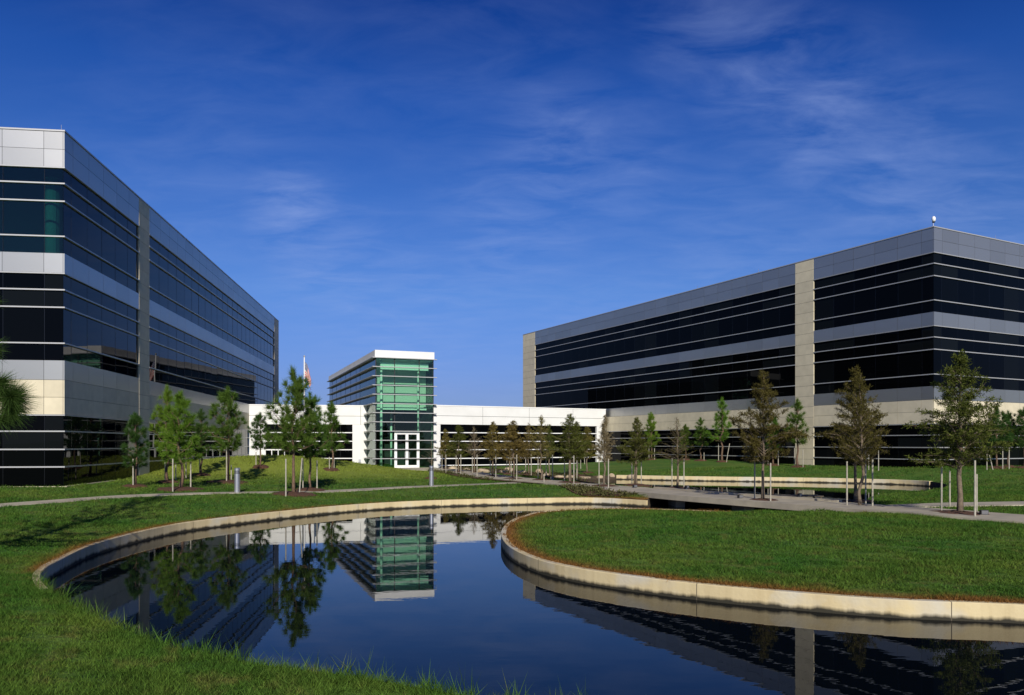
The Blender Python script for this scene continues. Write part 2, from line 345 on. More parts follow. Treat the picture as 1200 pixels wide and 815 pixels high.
# walkway from the tower door over the channel to the right
walkF = np.array([(-7.6,62.5),(-1.9,45.6),(2.0,38.0),(4.7,32.9),(6.4,29.7),(8.2,26.9),(10.1,24.1),(12.3,20.6),(15.4,16.4),(19,12.5)])
def offset(line, d):
    t_ = np.gradient(line, axis=0); t_ /= np.linalg.norm(t_, axis=1)[:,None]; return line + np.stack([-t_[:,1], t_[:,0]], 1)*d
walkF = catmull(walkF, .5); walkB = offset(walkF, 2.3)

# buildings' plan
CL = np.array([-17.6,30.2]); uL = np.array([-.1234,.9924]); vL = np.array([-.9924,-.1234])
CR = np.array([23.9,43.5]); uR = np.array([.886,.463]); vR = np.array([-.463,.886])
def along(px, C, d):                              # distance along C + t d at which it is seen in pixel column px
    k = (px-CX)/F; return (k*C[1]-C[0])/(d[0]-k*d[1])
TP = np.array([-11.02,62.0]); tu = np.array([.932,.363]); tv = np.array([-.363,.932])   # tower front left corner
TW = 4.83

# heights: a smooth surface through known spots
ctl = [(x, y, ZT-.035) for x, y in shoreA[::9]] + [(x, y, ZT-.02) for x, y in shoreB[::9]]
ctl += [(x, y, -.33) for x, y in farU[4:-6:12]] + [(x, y, -.46) for x, y in nearU]
ctl += [(x, y, -.39) for x, y in walkF[::6]] + [(x, y, -.39) for x, y in walkB[::6]]
for s_ in (0, 8, 16, 24, 32, 40, 47): p = CL+uL*s_; ctl.append((p[0], p[1], -.02 if s_ < 25 else .1)); p = CL+uL*s_+vL*6; ctl.append((p[0], p[1], 0))
for s_ in (6, 14, 24): p = CL+vL*s_; ctl.append((p[0], p[1], 0))
for s_, z in ((0,.36),(4,.30),(9,.25),(14,.36),(20,.5),(26,.35),(32,.0)): p = CR+vR*s_; ctl.append((p[0], p[1], z)); p = CR+vR*s_+uR*6; ctl.append((p[0], p[1], z))
for s_, z in ((4,.33),(10,.2),(18,.1),(28,0)): p = CR+uR*s_; ctl.append((p[0], p[1], z))
ctl += [(-11,62,-.32),(-6.5,63.5,-.33),(0,66,-.3),(5,69,-.2),(-15,63.6,-.05),(-20,62,.1)]
ctl += [(6,55,-.28),(10,55,0),(2,58,-.32),(12,50,-.05),(17,50,.02)]
ctl += [(0,0,-.5),(-6,5,-.56),(-12,8,-.52),(-13,16,-.45),(-22,14,-.3),(-14.5,23.5,-.28),(-9,27.5,-.33),(-5,34.5,-.37),(0,35,-.4),(-9,34,-.30),(-6,42,-.33),(-14,31,-.15)]
ctl += [(7.5,22.2,-.27),(9.2,20.5,-.28),(6,21,-.32),(9.3,23.0,-.30),(4.2,22.5,-.42),(11.5,18.5,-.32),(6,18,-.38),(9,16,-.40),(12,15.5,-.38),(14,13,-.5),(8,22.5,-.40),(18,22,-.34),(15,26,-.36),(22,27,-.3),(26,33,-.1),(22,18,-.4),(30,12,-.4),(30,25,-.3)]
ctl += [(-40,0,-.4),(0,-30,-.4),(40,-10,-.4),(60,30,-.2),(-45,60,0),(70,60,0),(0,110,-.2),(-50,110,0),(60,110,0)]
ctl = np.array(ctl); K_ = np.sqrt(((ctl[:,None,:2]-ctl[None,:,:2])**2).sum(2)); n_ = len(ctl)
A_ = np.zeros((n_+1, n_+1)); A_[:n_,:n_] = K_-np.eye(n_)*.02; A_[:n_,n_] = 1; A_[n_,:n_] = 1
wgt = np.linalg.solve(A_, np.append(ctl[:,2], 0))
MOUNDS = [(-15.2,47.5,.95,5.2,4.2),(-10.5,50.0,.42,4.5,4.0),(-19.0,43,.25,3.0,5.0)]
def gz(P):
    P = np.asarray(P, float); z = np.empty(len(P))
    for i in range(0, len(P), 20000):
        q = P[i:i+20000]; z[i:i+20000] = np.sqrt(((q[:,None]-ctl[None,:,:2])**2).sum(2))@wgt[:n_]+wgt[n_]
    z = np.clip(z, -.66, .6)
    far = np.clip((np.hypot(P[:,0], P[:,1]-40)-95)/60, 0, 1); z = z*(1-far)-.2*far
    for x, y, h, a, b_ in MOUNDS: z += h*np.exp(-((P[:,0]-x)/a)**2-((P[:,1]-y)/b_)**2)
    return z
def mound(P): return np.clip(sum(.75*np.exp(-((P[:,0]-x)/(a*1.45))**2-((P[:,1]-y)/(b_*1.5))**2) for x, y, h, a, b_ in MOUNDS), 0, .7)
def g1(x, y): return float(gz([(x, y)])[0])

def build_ground():
    rng = np.random.default_rng(5)
    def grid(x0, x1, y0, y1, s_, jit=.25):
        X, Y = np.meshgrid(np.arange(x0, x1, s_), np.arange(y0, y1, s_)); P = np.stack([X.ravel(), Y.ravel()], 1); return P+rng.uniform(-jit, jit, P.shape)*s_
    near = grid(-20, 24, 4, 36, .55); mid = grid(-42, 48, -12, 80, 1.3); far = grid(-120, 120, -60, 170, 8)
    mid = mid[~((mid[:,0] > -20.4) & (mid[:,0] < 24.4) & (mid[:,1] > 3.6) & (mid[:,1] < 36.4))]
    far = far[~((far[:,0] > -44) & (far[:,0] < 50) & (far[:,1] > -14) & (far[:,1] < 82))]
    ring = np.array([(r*math.cos(a), 40+r*math.sin(a)) for r in (220, 500, 1200, 3000) for a in np.linspace(0, 2*math.pi, 28)[:-1]])
    P = np.vstack([near, mid, far, ring])
    loA, loB = offset(shoreA, .1), offset(shoreB, .1)
    sg = 1
    lowg = np.vstack([offset(shoreA, GA), chan, offset(shoreB, GA)]); upg = np.vstack([offset(farU, -GA*GU), nearU])
    for q in (lowg, upg):
        d = dist_line(P, np.vstack([q, q[:1]])); P = P[d > .2]
    P = P[~inside(P, lowg) & ~inside(P, upg)]
    rows = []                                     # finer rows along the shore for the scorched rim
    for q, s_ in ((lowg, np.sign(GA)), (upg, -np.sign(GA)*GU)):
        pass
    V = [Vector((float(a), float(b_))) for a, b_ in P]; E = []
    for q in (lowg, upg):
        s0 = len(V); V += [Vector((float(a), float(b_))) for a, b_ in q]; E += [(s0+i, s0+(i+1) % len(q)) for i in range(len(q))]
    v, e, f, *_ = delaunay_2d_cdt(V, E, [], 0, 1e-4)
    v = np.array([(a.x, a.y) for a in v]); f = np.array(f); c = v[f].mean(1); f = f[~inside(c, lowg) & ~inside(c, upg)]
    z = gz(v); me = bpy.data.meshes.new('ground'); me.from_pydata(np.column_stack([v, z]).tolist(), [], f.tolist()); me.update()
    a = me.attributes.new('dry', 'FLOAT', 'POINT'); a.data.foreach_set('value', dryness(v).astype(np.float32))
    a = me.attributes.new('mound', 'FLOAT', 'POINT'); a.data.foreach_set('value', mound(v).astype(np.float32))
    o = link('ground', me, M['lawn'], smooth=True); tag(o, 'mown green lawn around the pond', kind='structure')
    return lowg, upg
GA, GU = -.1, 1
# which side is land: shoreA runs with water on its right hand at the near shore -> test
def side(line, poly):
    i = len(line)//2; q = offset(line, .3)[i]; return -1 if inside([q], poly)[0] else 1
sA, sB, sU = side(shoreA, lower), side(shoreB, lower), side(farU, upper)
GA = .06*sA; GU = 1 if sU != sA else -1
def dryness(v):
    return np.clip(np.maximum(np.exp(-(dist_line(v, shoreB)/.42)**1.3), .75*np.exp(-(dist_line(v, shoreA[I_TIP+12:])/.32)**1.3)), 0, 1)
I_TIP = int(np.argmin(np.hypot(*(shoreA-np.array(at(58,690,ZT))).T)))
lowg, upg = build_ground()

def wall_along(name, line, sgn, top, bot, th, m, label):
    mb = MB(); o = offset(line, th*sgn); n = len(line)
    rr = random.Random(3); jit = np.array([rr.uniform(-.006, .006) for _ in range(n)]); jit = np.convolve(jit, np.ones(9)/9, 'same')
    ch = .012; i_ = offset(line, ch*sgn)
    prof = [(line, bot), (line, top-ch), (i_, top), (o, top), (o, bot)]
    for k, (q, z) in enumerate(prof):
        for j in range(n): mb.v.append((q[j][0], q[j][1], z+(jit[j] if z > bot else 0)))
    for k in range(4):
        for j in range(n-1):
            a = (k*n+j, k*n+j+1, (k+1)*n+j+1, (k+1)*n+j); mb.f.append(a if sgn > 0 else a[::-1])
    for j in (0, n-1): mb.f.append(tuple(k*n+j for k in range(5)))
    w = mb.build(name, m); arc = np.concatenate([[0], np.cumsum(np.linalg.norm(np.diff(line, axis=0), axis=1))])
    a = w.data.attributes.new('arc', 'FLOAT', 'POINT'); a.data.foreach_set('value', np.tile(arc, 5).astype(np.float32))
    return tag(w, label, 'wall')
i_tip = int(np.argmin(np.hypot(*(shoreA-np.array(at(58,690,ZT))).T)))
wall_along('pond_wall', shoreA[i_tip:], sA, ZT+.0, -1.5, .12, M['pw'], 'long curved low concrete wall along the left and far edge of the pond')
wall_along('pond_wall', shoreB, sB, ZT+.0, -1.5, .13, M['pw'], 'curved low concrete wall holding the grassy peninsula at right above the water')
iu = [i for i in range(len(farU)) if farU[i][1] > 40.0 and farU[i][0] > 6.5]
wall_along('pond_wall', farU[iu], sU, -.29, -1.2, .26, M['pwu'], 'far straight concrete wall of the upper pond in front of the right building')
# stepped end block of the far wall at the bridge
def poly_sheet(name, poly, z, m):
    me = bpy.data.meshes.new(name); bm = bmesh.new(); vs = [bm.verts.new((p[0], p[1], z)) for p in poly]; f = bm.faces.new(vs)
    if f.normal.z < 0: f.normal_flip()
    bmesh.ops.triangulate(bm, faces=[f]); bm.normal_update()
    for q in bm.faces:
        if q.normal.z < 0: q.normal_flip()
    bm.to_mesh(me); bm.free(); return link(name, me, m)
tag(poly_sheet('pond_water', np.vstack([offset(shoreA, .05*sA), chan, offset(shoreB, .05*sB)]), ZW, M['water']), 'still dark blue pond water mirroring the buildings', kind='structure')
up_out = np.vstack([offset(farU, .05*sU), nearU])
tag(poly_sheet('upper_pond_water', up_out, ZU, M['water']), 'narrow still pond behind the walkway', kind='structure')
# banks under water level so that no gap shows at the unwalled edges
def skirt(name, line, z0, z1, m):
    mb = MB()
    for a, b_ in zip(line[:-1], line[1:]): mb.quad((a[0],a[1],z0),(b_[0],b_[1],z0),(b_[0],b_[1],z1),(a[0],a[1],z1))
    return mb.build(name, m)
M['bank'] = mat('earth_bank', (.07,.05,.03), .95, noise=(6,(.035,.03,.02),.35,.7))
def bank(line):
    z = gz(line); mb = MB()
    for i in range(len(line)-1):
        a, b_ = line[i], line[i+1]; mb.quad((a[0],a[1],-1.6),(b_[0],b_[1],-1.6),(b_[0],b_[1],z[i+1]),(a[0],a[1],z[i]))
    return tag(mb.build('earth_bank', M['bank']), 'dark earth bank at the water edge', kind='structure')
bank(np.vstack([upg, upg[:1]])); bank(np.vstack([lowg[len(shoreA)-1:len(shoreA)+5]])); bank(lowg[:i_tip+6])

# ------------------------------------------------------------------ paths
def strip(name, A, B, up, th, m, label, kind='structure', absz=None):
    mb = MB(); n = len(A); zA = gz(A)+up if absz is None else np.full(n, absz); zB = gz(B)+up if absz is None else np.full(n, absz)
    for k in range(n): mb.v += [(A[k][0],A[k][1],zA[k]),(B[k][0],B[k][1],zB[k]),(A[k][0],A[k][1],zA[k]-th),(B[k][0],B[k][1],zB[k]-th)]
    for k in range(n-1):
        a = 4*k; b_ = a+4
        mb.f += [(a,a+1,b_+1,b_)[::-1],(a,b_,b_+2,a+2)[::-1],(a+1,a+3,b_+3,b_+1)[::-1],(a+2,b_+2,b_+3,a+3)[::-1]]
    e = 4*(n-1); mb.f += [(0,2,3,1),(e,e+1,e+3,e+2)]
    return tag(mb.build(name, m), label, kind=kind)
br = [i for i in range(len(walkF)) if 21.6 < walkF[i][1] < 33.6]
i0, i1 = br[0], br[-1]
strip('walkway', walkF[:i0+1], walkB[:i0+1], .07, .15, M['conc'], 'concrete walkway from the glass tower to the bridge')
i1 -= 3
strip('walkway', walkF[i1:], walkB[i1:], .07, .15, M['conc'], 'concrete walkway right of the bridge')
bt = thing('footbridge', 'low flat concrete footbridge carrying the walkway over the pond channel', 'bridge', (walkF[(i0+i1)//2][0], walkF[(i0+i1)//2][1], -.36))
off = -np.array(bt.location)
def loc_strip(name, A, B, z, th, m, parent):
    mb = MB(); n = len(A)
    for k in range(n): mb.v += [(A[k][0]+off[0],A[k][1]+off[1],z+off[2]),(B[k][0]+off[0],B[k][1]+off[1],z+off[2]),(A[k][0]+off[0],A[k][1]+off[1],z-th+off[2]),(B[k][0]+off[0],B[k][1]+off[1],z-th+off[2])]
    for k in range(n-1):
        a = 4*k; b_ = a+4; mb.f += [(a,b_,b_+1,a+1),(a,a+2,b_+2,b_),(a+1,b_+1,b_+3,a+3),(a+2,a+3,b_+3,b_+2)]
    e = 4*(n-1); mb.f += [(0,1,3,2),(e,e+2,e+3,e+1)]
    return mb.build(name, m, parent)
loc_strip('deck', walkF[i0:i1+1], walkB[i0:i1+1], -.325, .2, M['conc'], bt)
loc_strip('kerb', offset(walkF, 2.05)[i0:i1-3], offset(walkF, 2.3)[i0:i1-3], -.255, .07, M['conc'], bt)
for s_ in (.25, .55, .85):
    j = int(i0+(i1-i0)*s_); p = (walkF[j]+walkB[j])/2
    q = MB(); q.box(p[0]+off[0]-.18, p[0]+off[0]+.18, p[1]+off[1]-.8, p[1]+off[1]+.8, -1.5+off[2], -.55+off[2]); q.build('pier', M['conc'], bt)
# side path at left, and the branch and fork at right
lp = catmull([at(-60,602,-.28), at(0,595,-.26), at(80,589,-.25), at(160,584,-.26), at(250,580.5,-.28), at(340,577.8,-.32), at(430,574.6,-.36), at(500,571.6,-.38), at(570,569,-.4), (0.6,40.2)], .4)
strip('footpath', lp, offset(lp, .75), .02, .12, M['conc'], 'narrow pale concrete path across the left lawn')
bp = catmull([at(1012,597,-.35), at(1060,594.5,-.34), at(1120,592.8,-.33), at(1200,591.5,-.3), at(1300,590.5,-.3)], .4)
strip('footpath', bp, offset(bp, 1.3), .035, .12, M['conc'], 'concrete path branching right behind the large cypress')
# plaza in front of the door
d0 = TP+tu*.6-tv*.3
pz = np.array([TP+tu*.2-tv*.06, TP+tu*4.9-tv*.06]); pz2 = np.array([TP+tu*1.2-tv*4.6, TP+tu*5.2-tv*4.6])
strip('entrance_paving', pz, pz2, .03, .12, M['conc'], 'pale paving in front of the tower door')

# ------------------------------------------------------------------ buildings
B3 = [('glass',9.16,12.55,[9.82,11.2,11.9]), ('glass',4.95,8.39,[5.62,7.03,7.72]), ('glass',.0,2.82,[.76,1.45,2.16])]
def facade_boxes(face, a0, a1, o0, o1, z0, z1, mb):
    """box on a face: along a0..a1, from o0 to o1 outwards"""
    if face == 'x': mb.box(a0, a1, -o1, -o0, z0, z1)
    else: mb.box(-o1, -o0, a0, a1, z0, z1)
def panel_strip(face, a0, a1, z0, z1, mb, mod=1.52, first=.76, o0=-.05, o1=0.0, gap=.014):
    cuts = [a0]; x = first
    while x < a1-.05:
        if x > a0+.05: cuts.append(x)
        x += mod
    cuts.append(a1)
    for p, q in zip(cuts[:-1], cuts[1:]): facade_boxes(face, p+gap/2, q-gap/2, o0, o1, z0+gap/2, z1-gap/2, mb)

RP = random.Random(12)
def panes(face, a0, a1, zz, g):
    cuts = [a0]; x = .76
    while x < a1-.1:
        if x > a0+.1: cuts.append(x)
        x += 1.52
    cuts.append(a1)
    for p, q in zip(cuts[:-1], cuts[1:]):
        for z0, z1 in zip(zz[:-1], zz[1:]):
            b = len(g.v); facade_boxes(face, p, q, -.08, -.066, z0, z1, g)
            tx, tz = RP.gauss(0, .0016), RP.gauss(0, .0016)
            for k in range(b, b+8):
                X, Y, Z = g.v[k]; d = tx*((X if face == 'x' else Y)-(p+q)/2)+tz*(Z-(z0+z1)/2)
                g.v[k] = (X, Y+d, Z) if face == 'x' else (X+d, Y, Z)
def office(name, label, C, ux, vy, Lx, Ly, piersX, piersY, glass, room=None, zb=-.7):
    root = thing(name, label, 'building', (C[0], C[1], 0), math.atan2(ux[1], ux[0]))
    # inner mass behind the glass, with floor slabs
    c = MB()
    if room:
        c.box(.35, Lx-.3, .35, Ly-.3, zb, 9.1); c.box(room, Lx-.3, .35, Ly-.3, 9.1, 12.5); c.box(.35, Lx-.3, .35, Ly-.3, 12.5, 13.7)
    else: c.box(.35, Lx-.3, .35, Ly-.3, zb, 13.7)
    c.build('inner_wall', M['core'], root)
    bk = MB()
    for z0, z1 in ((12.55,13.93),(8.39,9.16),(2.82,4.95)):
        bk.box(.06, Lx-.02, .05, .3, z0+.01, z1-.01); bk.box(.05, .3, .3, Ly-.02, z0+.01, z1-.01)
        bk.box(.3, Lx-.02, Ly-.3, Ly-.02, z0+.01, z1-.01); bk.box(Lx-.3, Lx-.02, .3, Ly-.3, z0+.01, z1-.01)
    bk.build('backing', M['joint'], root)
    r = MB(); r.box(.3, Lx-.3, .3, Ly-.3, 13.7, 13.78); r.build('roof', M['roof'], root)
    cp = MB(); e = .03
    cp.box(-e, Lx+e, -e, .32, 13.94, 14.0); cp.box(-e, .32, .32, Ly+e, 13.94, 14.0); cp.box(Lx-.3, Lx+e, .32, Ly+e, 13.94, 14.0); cp.box(.32, Lx-.3, Ly-.3, Ly+e, 13.94, 14.0)
    cp.build('coping', M['bar'], root)
    pl = MB(); pl.box(-.10, Lx, -.12, .3, zb, .0); pl.box(-.10, .3, .3, Ly, zb, .0); pl.build('plinth', M['stone'], root)
    def spans(piers, Lt):
        s0 = 0; out = []
        for a, b_ in piers: 
            if a > s0: out.append((s0, a))
            s0 = b_
        if s0 < Lt: out.append((s0, Lt))
        return out
    for (z0, z1, rows, nm, mm_) in ((12.55,13.93,2,'parapet_panels','metal'),(8.39,9.16,1,'spandrel_panels','metal'),(4.18,4.95,1,'spandrel_panels','metal'),(2.82,4.18,2,'stone_panels','stone')):
        mb = MB()
        for r_ in range(rows):
            a, b_ = z0+(z1-z0)*r_/rows, z0+(z1-z0)*(r_+1)/rows
            for s0, s1 in spans(piersX, Lx): panel_strip('x', s0 if s0 else -.0, s1, a, b_, mb)
            for s0, s1 in spans(piersY, Ly): panel_strip('y', s0 if s0 else .052, s1, a, b_, mb)
            mb.box(Lx-.05, Lx, .05, Ly, a+.007, b_-.007); mb.box(.05, Lx-.05, Ly-.05, Ly, a+.007, b_-.007)
        mb.build(nm, M[mm_], root)
    for kind, z0, z1, bars in B3:
        for face, sp in (('x', spans(piersX, Lx)), ('y', spans(piersY, Ly))):
            for s0, s1 in sp:
                gm = M[glass[face]]
                if room and face == 'y' and z0 > 9: gm = M['glassroom']
                a0 = s0 if s0 else (.07 if face == 'x' else .085)
                g = MB(); panes(face, a0, s1-.002, [z0+.003]+bars+[z1-.003], g); g.mark(M['gjoint'])
                f = g; x = .76
                while x < s1-.1:
                    if x > s0+.1:
                        zz = [z0]+bars+[z1]
                        for p, q in zip(zz[:-1], zz[1:]): facade_boxes(face, x-.009, x+.009, -.0645, -.058, p+.03, q-.03, f)
                    x += 1.52
                w = g.build('ribbon_window', gm, root)
                for z in bars+[z1-.02]:
                    f = MB(); facade_boxes(face, (s0 if s0 else (-.02 if face == 'x' else .0651)), s1-.004, -.064, .02, z-.026, z+.026 if z < z1-.03 else z+.018, f); f.build('glazing_bar', M['bar'], w)
        # plain glass on the two far faces
        mb = MB(); mb.box(Lx-.08, Lx-.065, .1, Ly-.1, z0+.003, z1-.003); mb.box(.1, Lx-.1, Ly-.08, Ly-.065, z0+.003, z1-.003); mb.build('ribbon_window', M[glass['x']], root)
    for face, ps in (('x', piersX), ('y', piersY)):
        for a0, a1 in ps:
            q = MB(); z = zb+.02; zs = [zb]+[13.93-.70*k for k in range(20, -1, -1)]
            for p, qz in zip(zs[:-1], zs[1:]):
                if qz > zb+.05: facade_boxes(face, a0+.004, a1-.004, -.3, .008, max(p, zb)+.007, qz-.007, q)
            q.build('stone_pier', M['stone'], root)
            q = MB(); facade_boxes(face, a0+.02, a1-.02, -.3, -.004, zb, 13.9, q); q.build('pier_joint', M['joint'], root)
    return root
tL0, tL1, tL2, tL3 = along(163, CL, uL), along(175, CL, uL), along(321.5, CL, uL), along(326.5, CL, uL)
left = office('office_building', 'three storey dark glass office block at left with bright silver front panels', CL, uL, vL, tL3, 26.0, [(tL0,tL1),(tL2,tL3)], [], {'x':'glassblue','y':'glass'}, room=4.6)
q = MB(); q.tube([(1.3,1.0,9.1),(1.3,1.0,12.5)], .28, 16); q.build('interior_column', M['room'], left)
q = MB(); q.box(4.5,4.58,.4,25,9.11,12.49); q.build('interior_wall', M['room'], left)
for p in ((.2,.2),(.2,4.6)):
    q = MB(); q.tube([(p[0],p[1],14),(p[0],p[1],14.28)], .012, 6); q.build('lightning_rod', M['steel'], left)
tR0, tR1, tR2, tR3 = along(953.5, CR, vR), along(932, CR, vR), along(627, CR, vR), along(613, CR, vR)
right = office('office_building', 'three storey dark glass office block at right with pale stone piers', CR, uR, vR, 26.0, tR3, [], [(tR0,tR1),(tR2,tR3)], {'x':'glass','y':'glass'})
for p in ((6.2,.2),(9.6,.2),(12.8,.2),(.2,13.5),(.2,20)):
    q = MB(); q.tube([(p[0],p[1],14),(p[0],p[1],14.3)], .014, 6); q.build('lightning_rod', M['steel'], right)
sc = thing('security_camera', 'white dome security camera on the roof corner of the right building', 'camera', (CR[0]+.15*uR[0]+.15*vR[0], CR[1]+.15*uR[1]+.15*vR[1], 14.0))
q = MB(); q.box(-.09,.09,-.09,.09,0,.03); q.tube([(0,0,.03),(0,0,.32)], .035, 10); q.build('mast', M['steel'], sc)
q = MB(); q.tube([(0,0,.28),(.02,-.02,.36),(.02,-.02,.44),(.02,-.02,.54),(.02,-.02,.6)], [.04,.10,.11,.095,.04], 14); q.build('dome', M['whitetrim'], sc, True)
q = MB(); q.tube([(0.02,-.02,.24),(.02,-.02,.29)], [.07,.09], 14); q.build('lens', M['black'], sc)

# link wings
def wing(name, label, A, B, top, openings, zb, depth=9.0):
    d = B-A; Ln = float(np.linalg.norm(d)); d /= Ln
    root = thing(name, label, 'building', (A[0], A[1], 0), math.atan2(d[1], d[0]))
    q = MB(); q.box(0, Ln, .35, depth, zb, top-.1); q.build('inner_wall', M['core'], root)
    q = MB(); x0 = 0; zh = 3.28; zs = .02
    for a, b_ in openings+[(Ln, Ln)]:
        if a > x0+.02:
            q = MB(); q.box(x0+.004, a-.004, -.03, .3, zb, zh); q.build('white_wall', M['white'], root)
        x0 = b_
    q = MB(); x = 0
    while x < Ln-.02:
        x1 = min(x+4.56, Ln); 
        for z0, z1 in ((zh+.008,3.99),(4.02,top-.09)): q.box(x+.012, x1-.012, -.03, .3, z0, z1)
        x = x1
    q.build('fascia', M['white'], root)
    q = MB(); q.box(.0, Ln, -.02, .29, zh+.002, top-.095); q.build('fascia_joint', M['joint'], root)
    q = MB(); q.box(-.0, Ln, -.06, .4, top-.085, top); q.build('coping', M['whitetrim'], root)
    q = MB(); q.box(0, Ln, .4, depth, top-.3, top-.2); q.build('roof', M['roof'], root)
    for a, b_ in openings:
        g = MB(); g.box(a+.02, b_-.02, .16, .18, zb, zh-.02); g.mark(M['gjoint']); x = a+1.52
        while x < b_-.3: g.box(x-.012, x+.012, .148, .158, -.1, zh-.03); x += 1.52
        w = g.build('ribbon_window', M['glass'], root)
        for z in (2.6,1.87,1.15,.42,-.16):
            f = MB(); f.box(a+.004, b_-.004, -.01, .155, z-.036, z+.036); f.build('glazing_bar', M['whitetrim'], w)
    return root, Ln
TL = TP+tv*3.7
k = along(291, TL, np.array([-.981,-.196])); LA = TL+np.array([-.981,-.196])*k
dW = (TL-LA)/np.linalg.norm(TL-LA)
o0, o1 = along(311, LA, dW), along(413, LA, dW); oa, ob = along(293, LA, dW), along(297, LA, dW)
lw, Ln = wing('link_wing', 'low white wall wing joining the left office block to the glass tower', LA, TL, 4.93, [(o0,o1)], -.7)
q = MB(); q.box(along(420,LA,dW), along(423,LA,dW), -.12, -.032, .1, .35); q.build('wall_hydrant', M['steel'], lw)
TRc = TP+tu*TW
RA = TRc+tv*.12
s_end = 17.3
RB = RA+uR*s_end
p0, p1 = along(516, RA, uR), along(699, RA, uR)
rw, Ln2 = wing('link_wing', 'low white wall wing joining the glass tower to the right office block', RA, RB, 4.9, [(p0,p1)], -.7)

# entrance tower: x along its front, y back
tw = thing('entrance_tower', 'green glass entrance tower with horizontal sunshades between the two white wings', 'tower', (TP[0], TP[1], 0), math.atan2(tu[1], tu[0]))
TD, LOB = 26.5, 7.0; zb = -.36; zt = 8.66
q = MB(); q.box(-.06, TW+.06, -.06, .10, zt, 9.24); q.box(-.06, .10, .10, TD, zt, 9.24); q.box(TW-.1, TW+.06, .10, TD, zt, 9.24); q.box(.10, TW-.1, TD-.16, TD, zt, 9.24); q.build('roof_fascia', M['white'], tw)
q = MB(); q.box(.1, TW-.1, .1, TD-.16, 9.0, 9.1); q.build('roof', M['roof'], tw)
DX0, DX1, DZ = along(463, TP, tu), along(490.5, TP, tu), 2.55
q = MB(); q.box(.02, TW-.02, 0, .02, DZ+.1, zt-.004); q.box(.02, DX0-.06, 0, .02, zb, DZ+.1); q.box(DX1+.06, TW-.02, 0, .02, zb, DZ+.1); q.build('front_glass', M['glassgreen'], tw)
q = MB(); q.box(0, .018, .022, LOB, zb, zt-.004); q.build('side_glass', M['glassgreen'], tw)
q = MB(); q.box(0, .018, LOB+.002, TD-.2, zb, zt-.004); q.build('side_glass', M['glassteal'], tw)
q = MB(); q.box(TW-.018, TW, .022, LOB, zb, zt-.004); q.build('side_glass', M['glassgreen'], tw)
q = MB(); q.box(TW-.018, TW, LOB+.002, TD-.2, zb, zt-.004); q.build('side_glass', M['glassteal'], tw)
q = MB(); q.box(.03, TW-.03, LOB+.1, TD-.3, zb, 8.6); q.build('inner_wall', M['core'], tw)
q = MB(); q.box(.04, TW-.04, 2.3, 2.45, 4.75, 8.49); q.build('sun_catch_wall', M['room'], tw)  # added wall, set forward to catch sun and brighten the green glass
q = MB(); q.box(.03, TW-.03, .06, LOB, zb-.1, zb+.02); q.build('lobby_floor', M['conc'], tw)
q = MB(); q.box(.03, TW-.03, .06, LOB, 8.5, 8.6); q.build('ceiling', M['whitetrim'], tw)
q = MB(); q.box(.5, TW-.3, .5, .85, 7.75, 8.3); q.build('ceiling_beam', M['whitetrim'], tw)
q = MB(); q.box(.06, TW-.06, 1.6, 2.28, 4.5, 4.72); q.build('balcony_slab', M['whitetrim'], tw)
for x, y in ((.62,.75),(3.75,.75),(2.2,4.2)):
    q = MB(); q.tube([(x,y,zb),(x,y,8.5 if y < 2 else 4.45)], .10, 14); q.build('column', M['whitetrim'], tw, True)
zs = [8.62-.742*k for k in range(12)]
for z in zs:
    q = MB(); pr = .30
    dr = z < DZ+.1
    q.box(-pr, TW+pr-.08, -pr, -.03, z-.03, z+.03)
    q.box(-pr, -.03, -.03, (3.55 if z < 4.9 else TD-.2), z-.03, z+.03)
    q.build('sunshade', M['bar'], tw)
for x in (.02, DX0-.05, DX1+.05, TW-.05):
    q = MB()
    if x in (.02,): q.box(x-.03, x+.03, -.028, 0, zb, zt)
    elif x == TW-.05: q.box(x, x+.06, -.028, 0, zb, zt)
    else: q.box(x-.03, x+.03, -.028, -.002, DZ+.1, zt)
    q.build('mullion', M['joint'], tw)
for y in [LOB]+list(range(9, 26, 3)):
    q = MB(); q.box(-.012, -.001, y-.014, y+.014, 4.9, zt); q.build('mullion', M['joint'], tw)
dm = (DX0+DX1)/2
fr = MB(); fr.box(DX0-.06, DX0+.04, -.05, .06, zb, DZ+.1); fr.box(DX1-.04, DX1+.06, -.05, .06, zb, DZ+.1); fr.box(DX0+.04, DX1-.04, -.05, .06, DZ, DZ+.1)
fr.build('door_frame', M['whitetrim'], tw)
for a, b_, hx in ((DX0+.045, dm-.004, dm-.2), (dm+.004, DX1-.045, dm+.2)):
    q = MB(); t_ = .11
    q.box(a, a+t_, -.035, .03, zb+.02, DZ-.01); q.box(b_-t_, b_, -.035, .03, zb+.02, DZ-.01); q.box(a+t_, b_-t_, -.035, .03, DZ-.12, DZ-.01); q.box(a+t_, b_-t_, -.035, .03, zb+.02, zb+.26)
    for z in (zs[-3], zs[-2], zs[-1]): q.box(a+t_, b_-t_, -.03, .025, z-.035, z+.035)
    dd = q.build('door', M['whitetrim'], tw)
    q = MB(); q.box(a+t_, b_-t_, -.004, .004, zb+.26, DZ-.12); q.build('pane', M['glassgreen'], dd)
    q = MB(); q.tube([(hx,-.09,.5),(hx,-.09,1.0)], .014, 8); q.build('handle', M['steel'], dd)

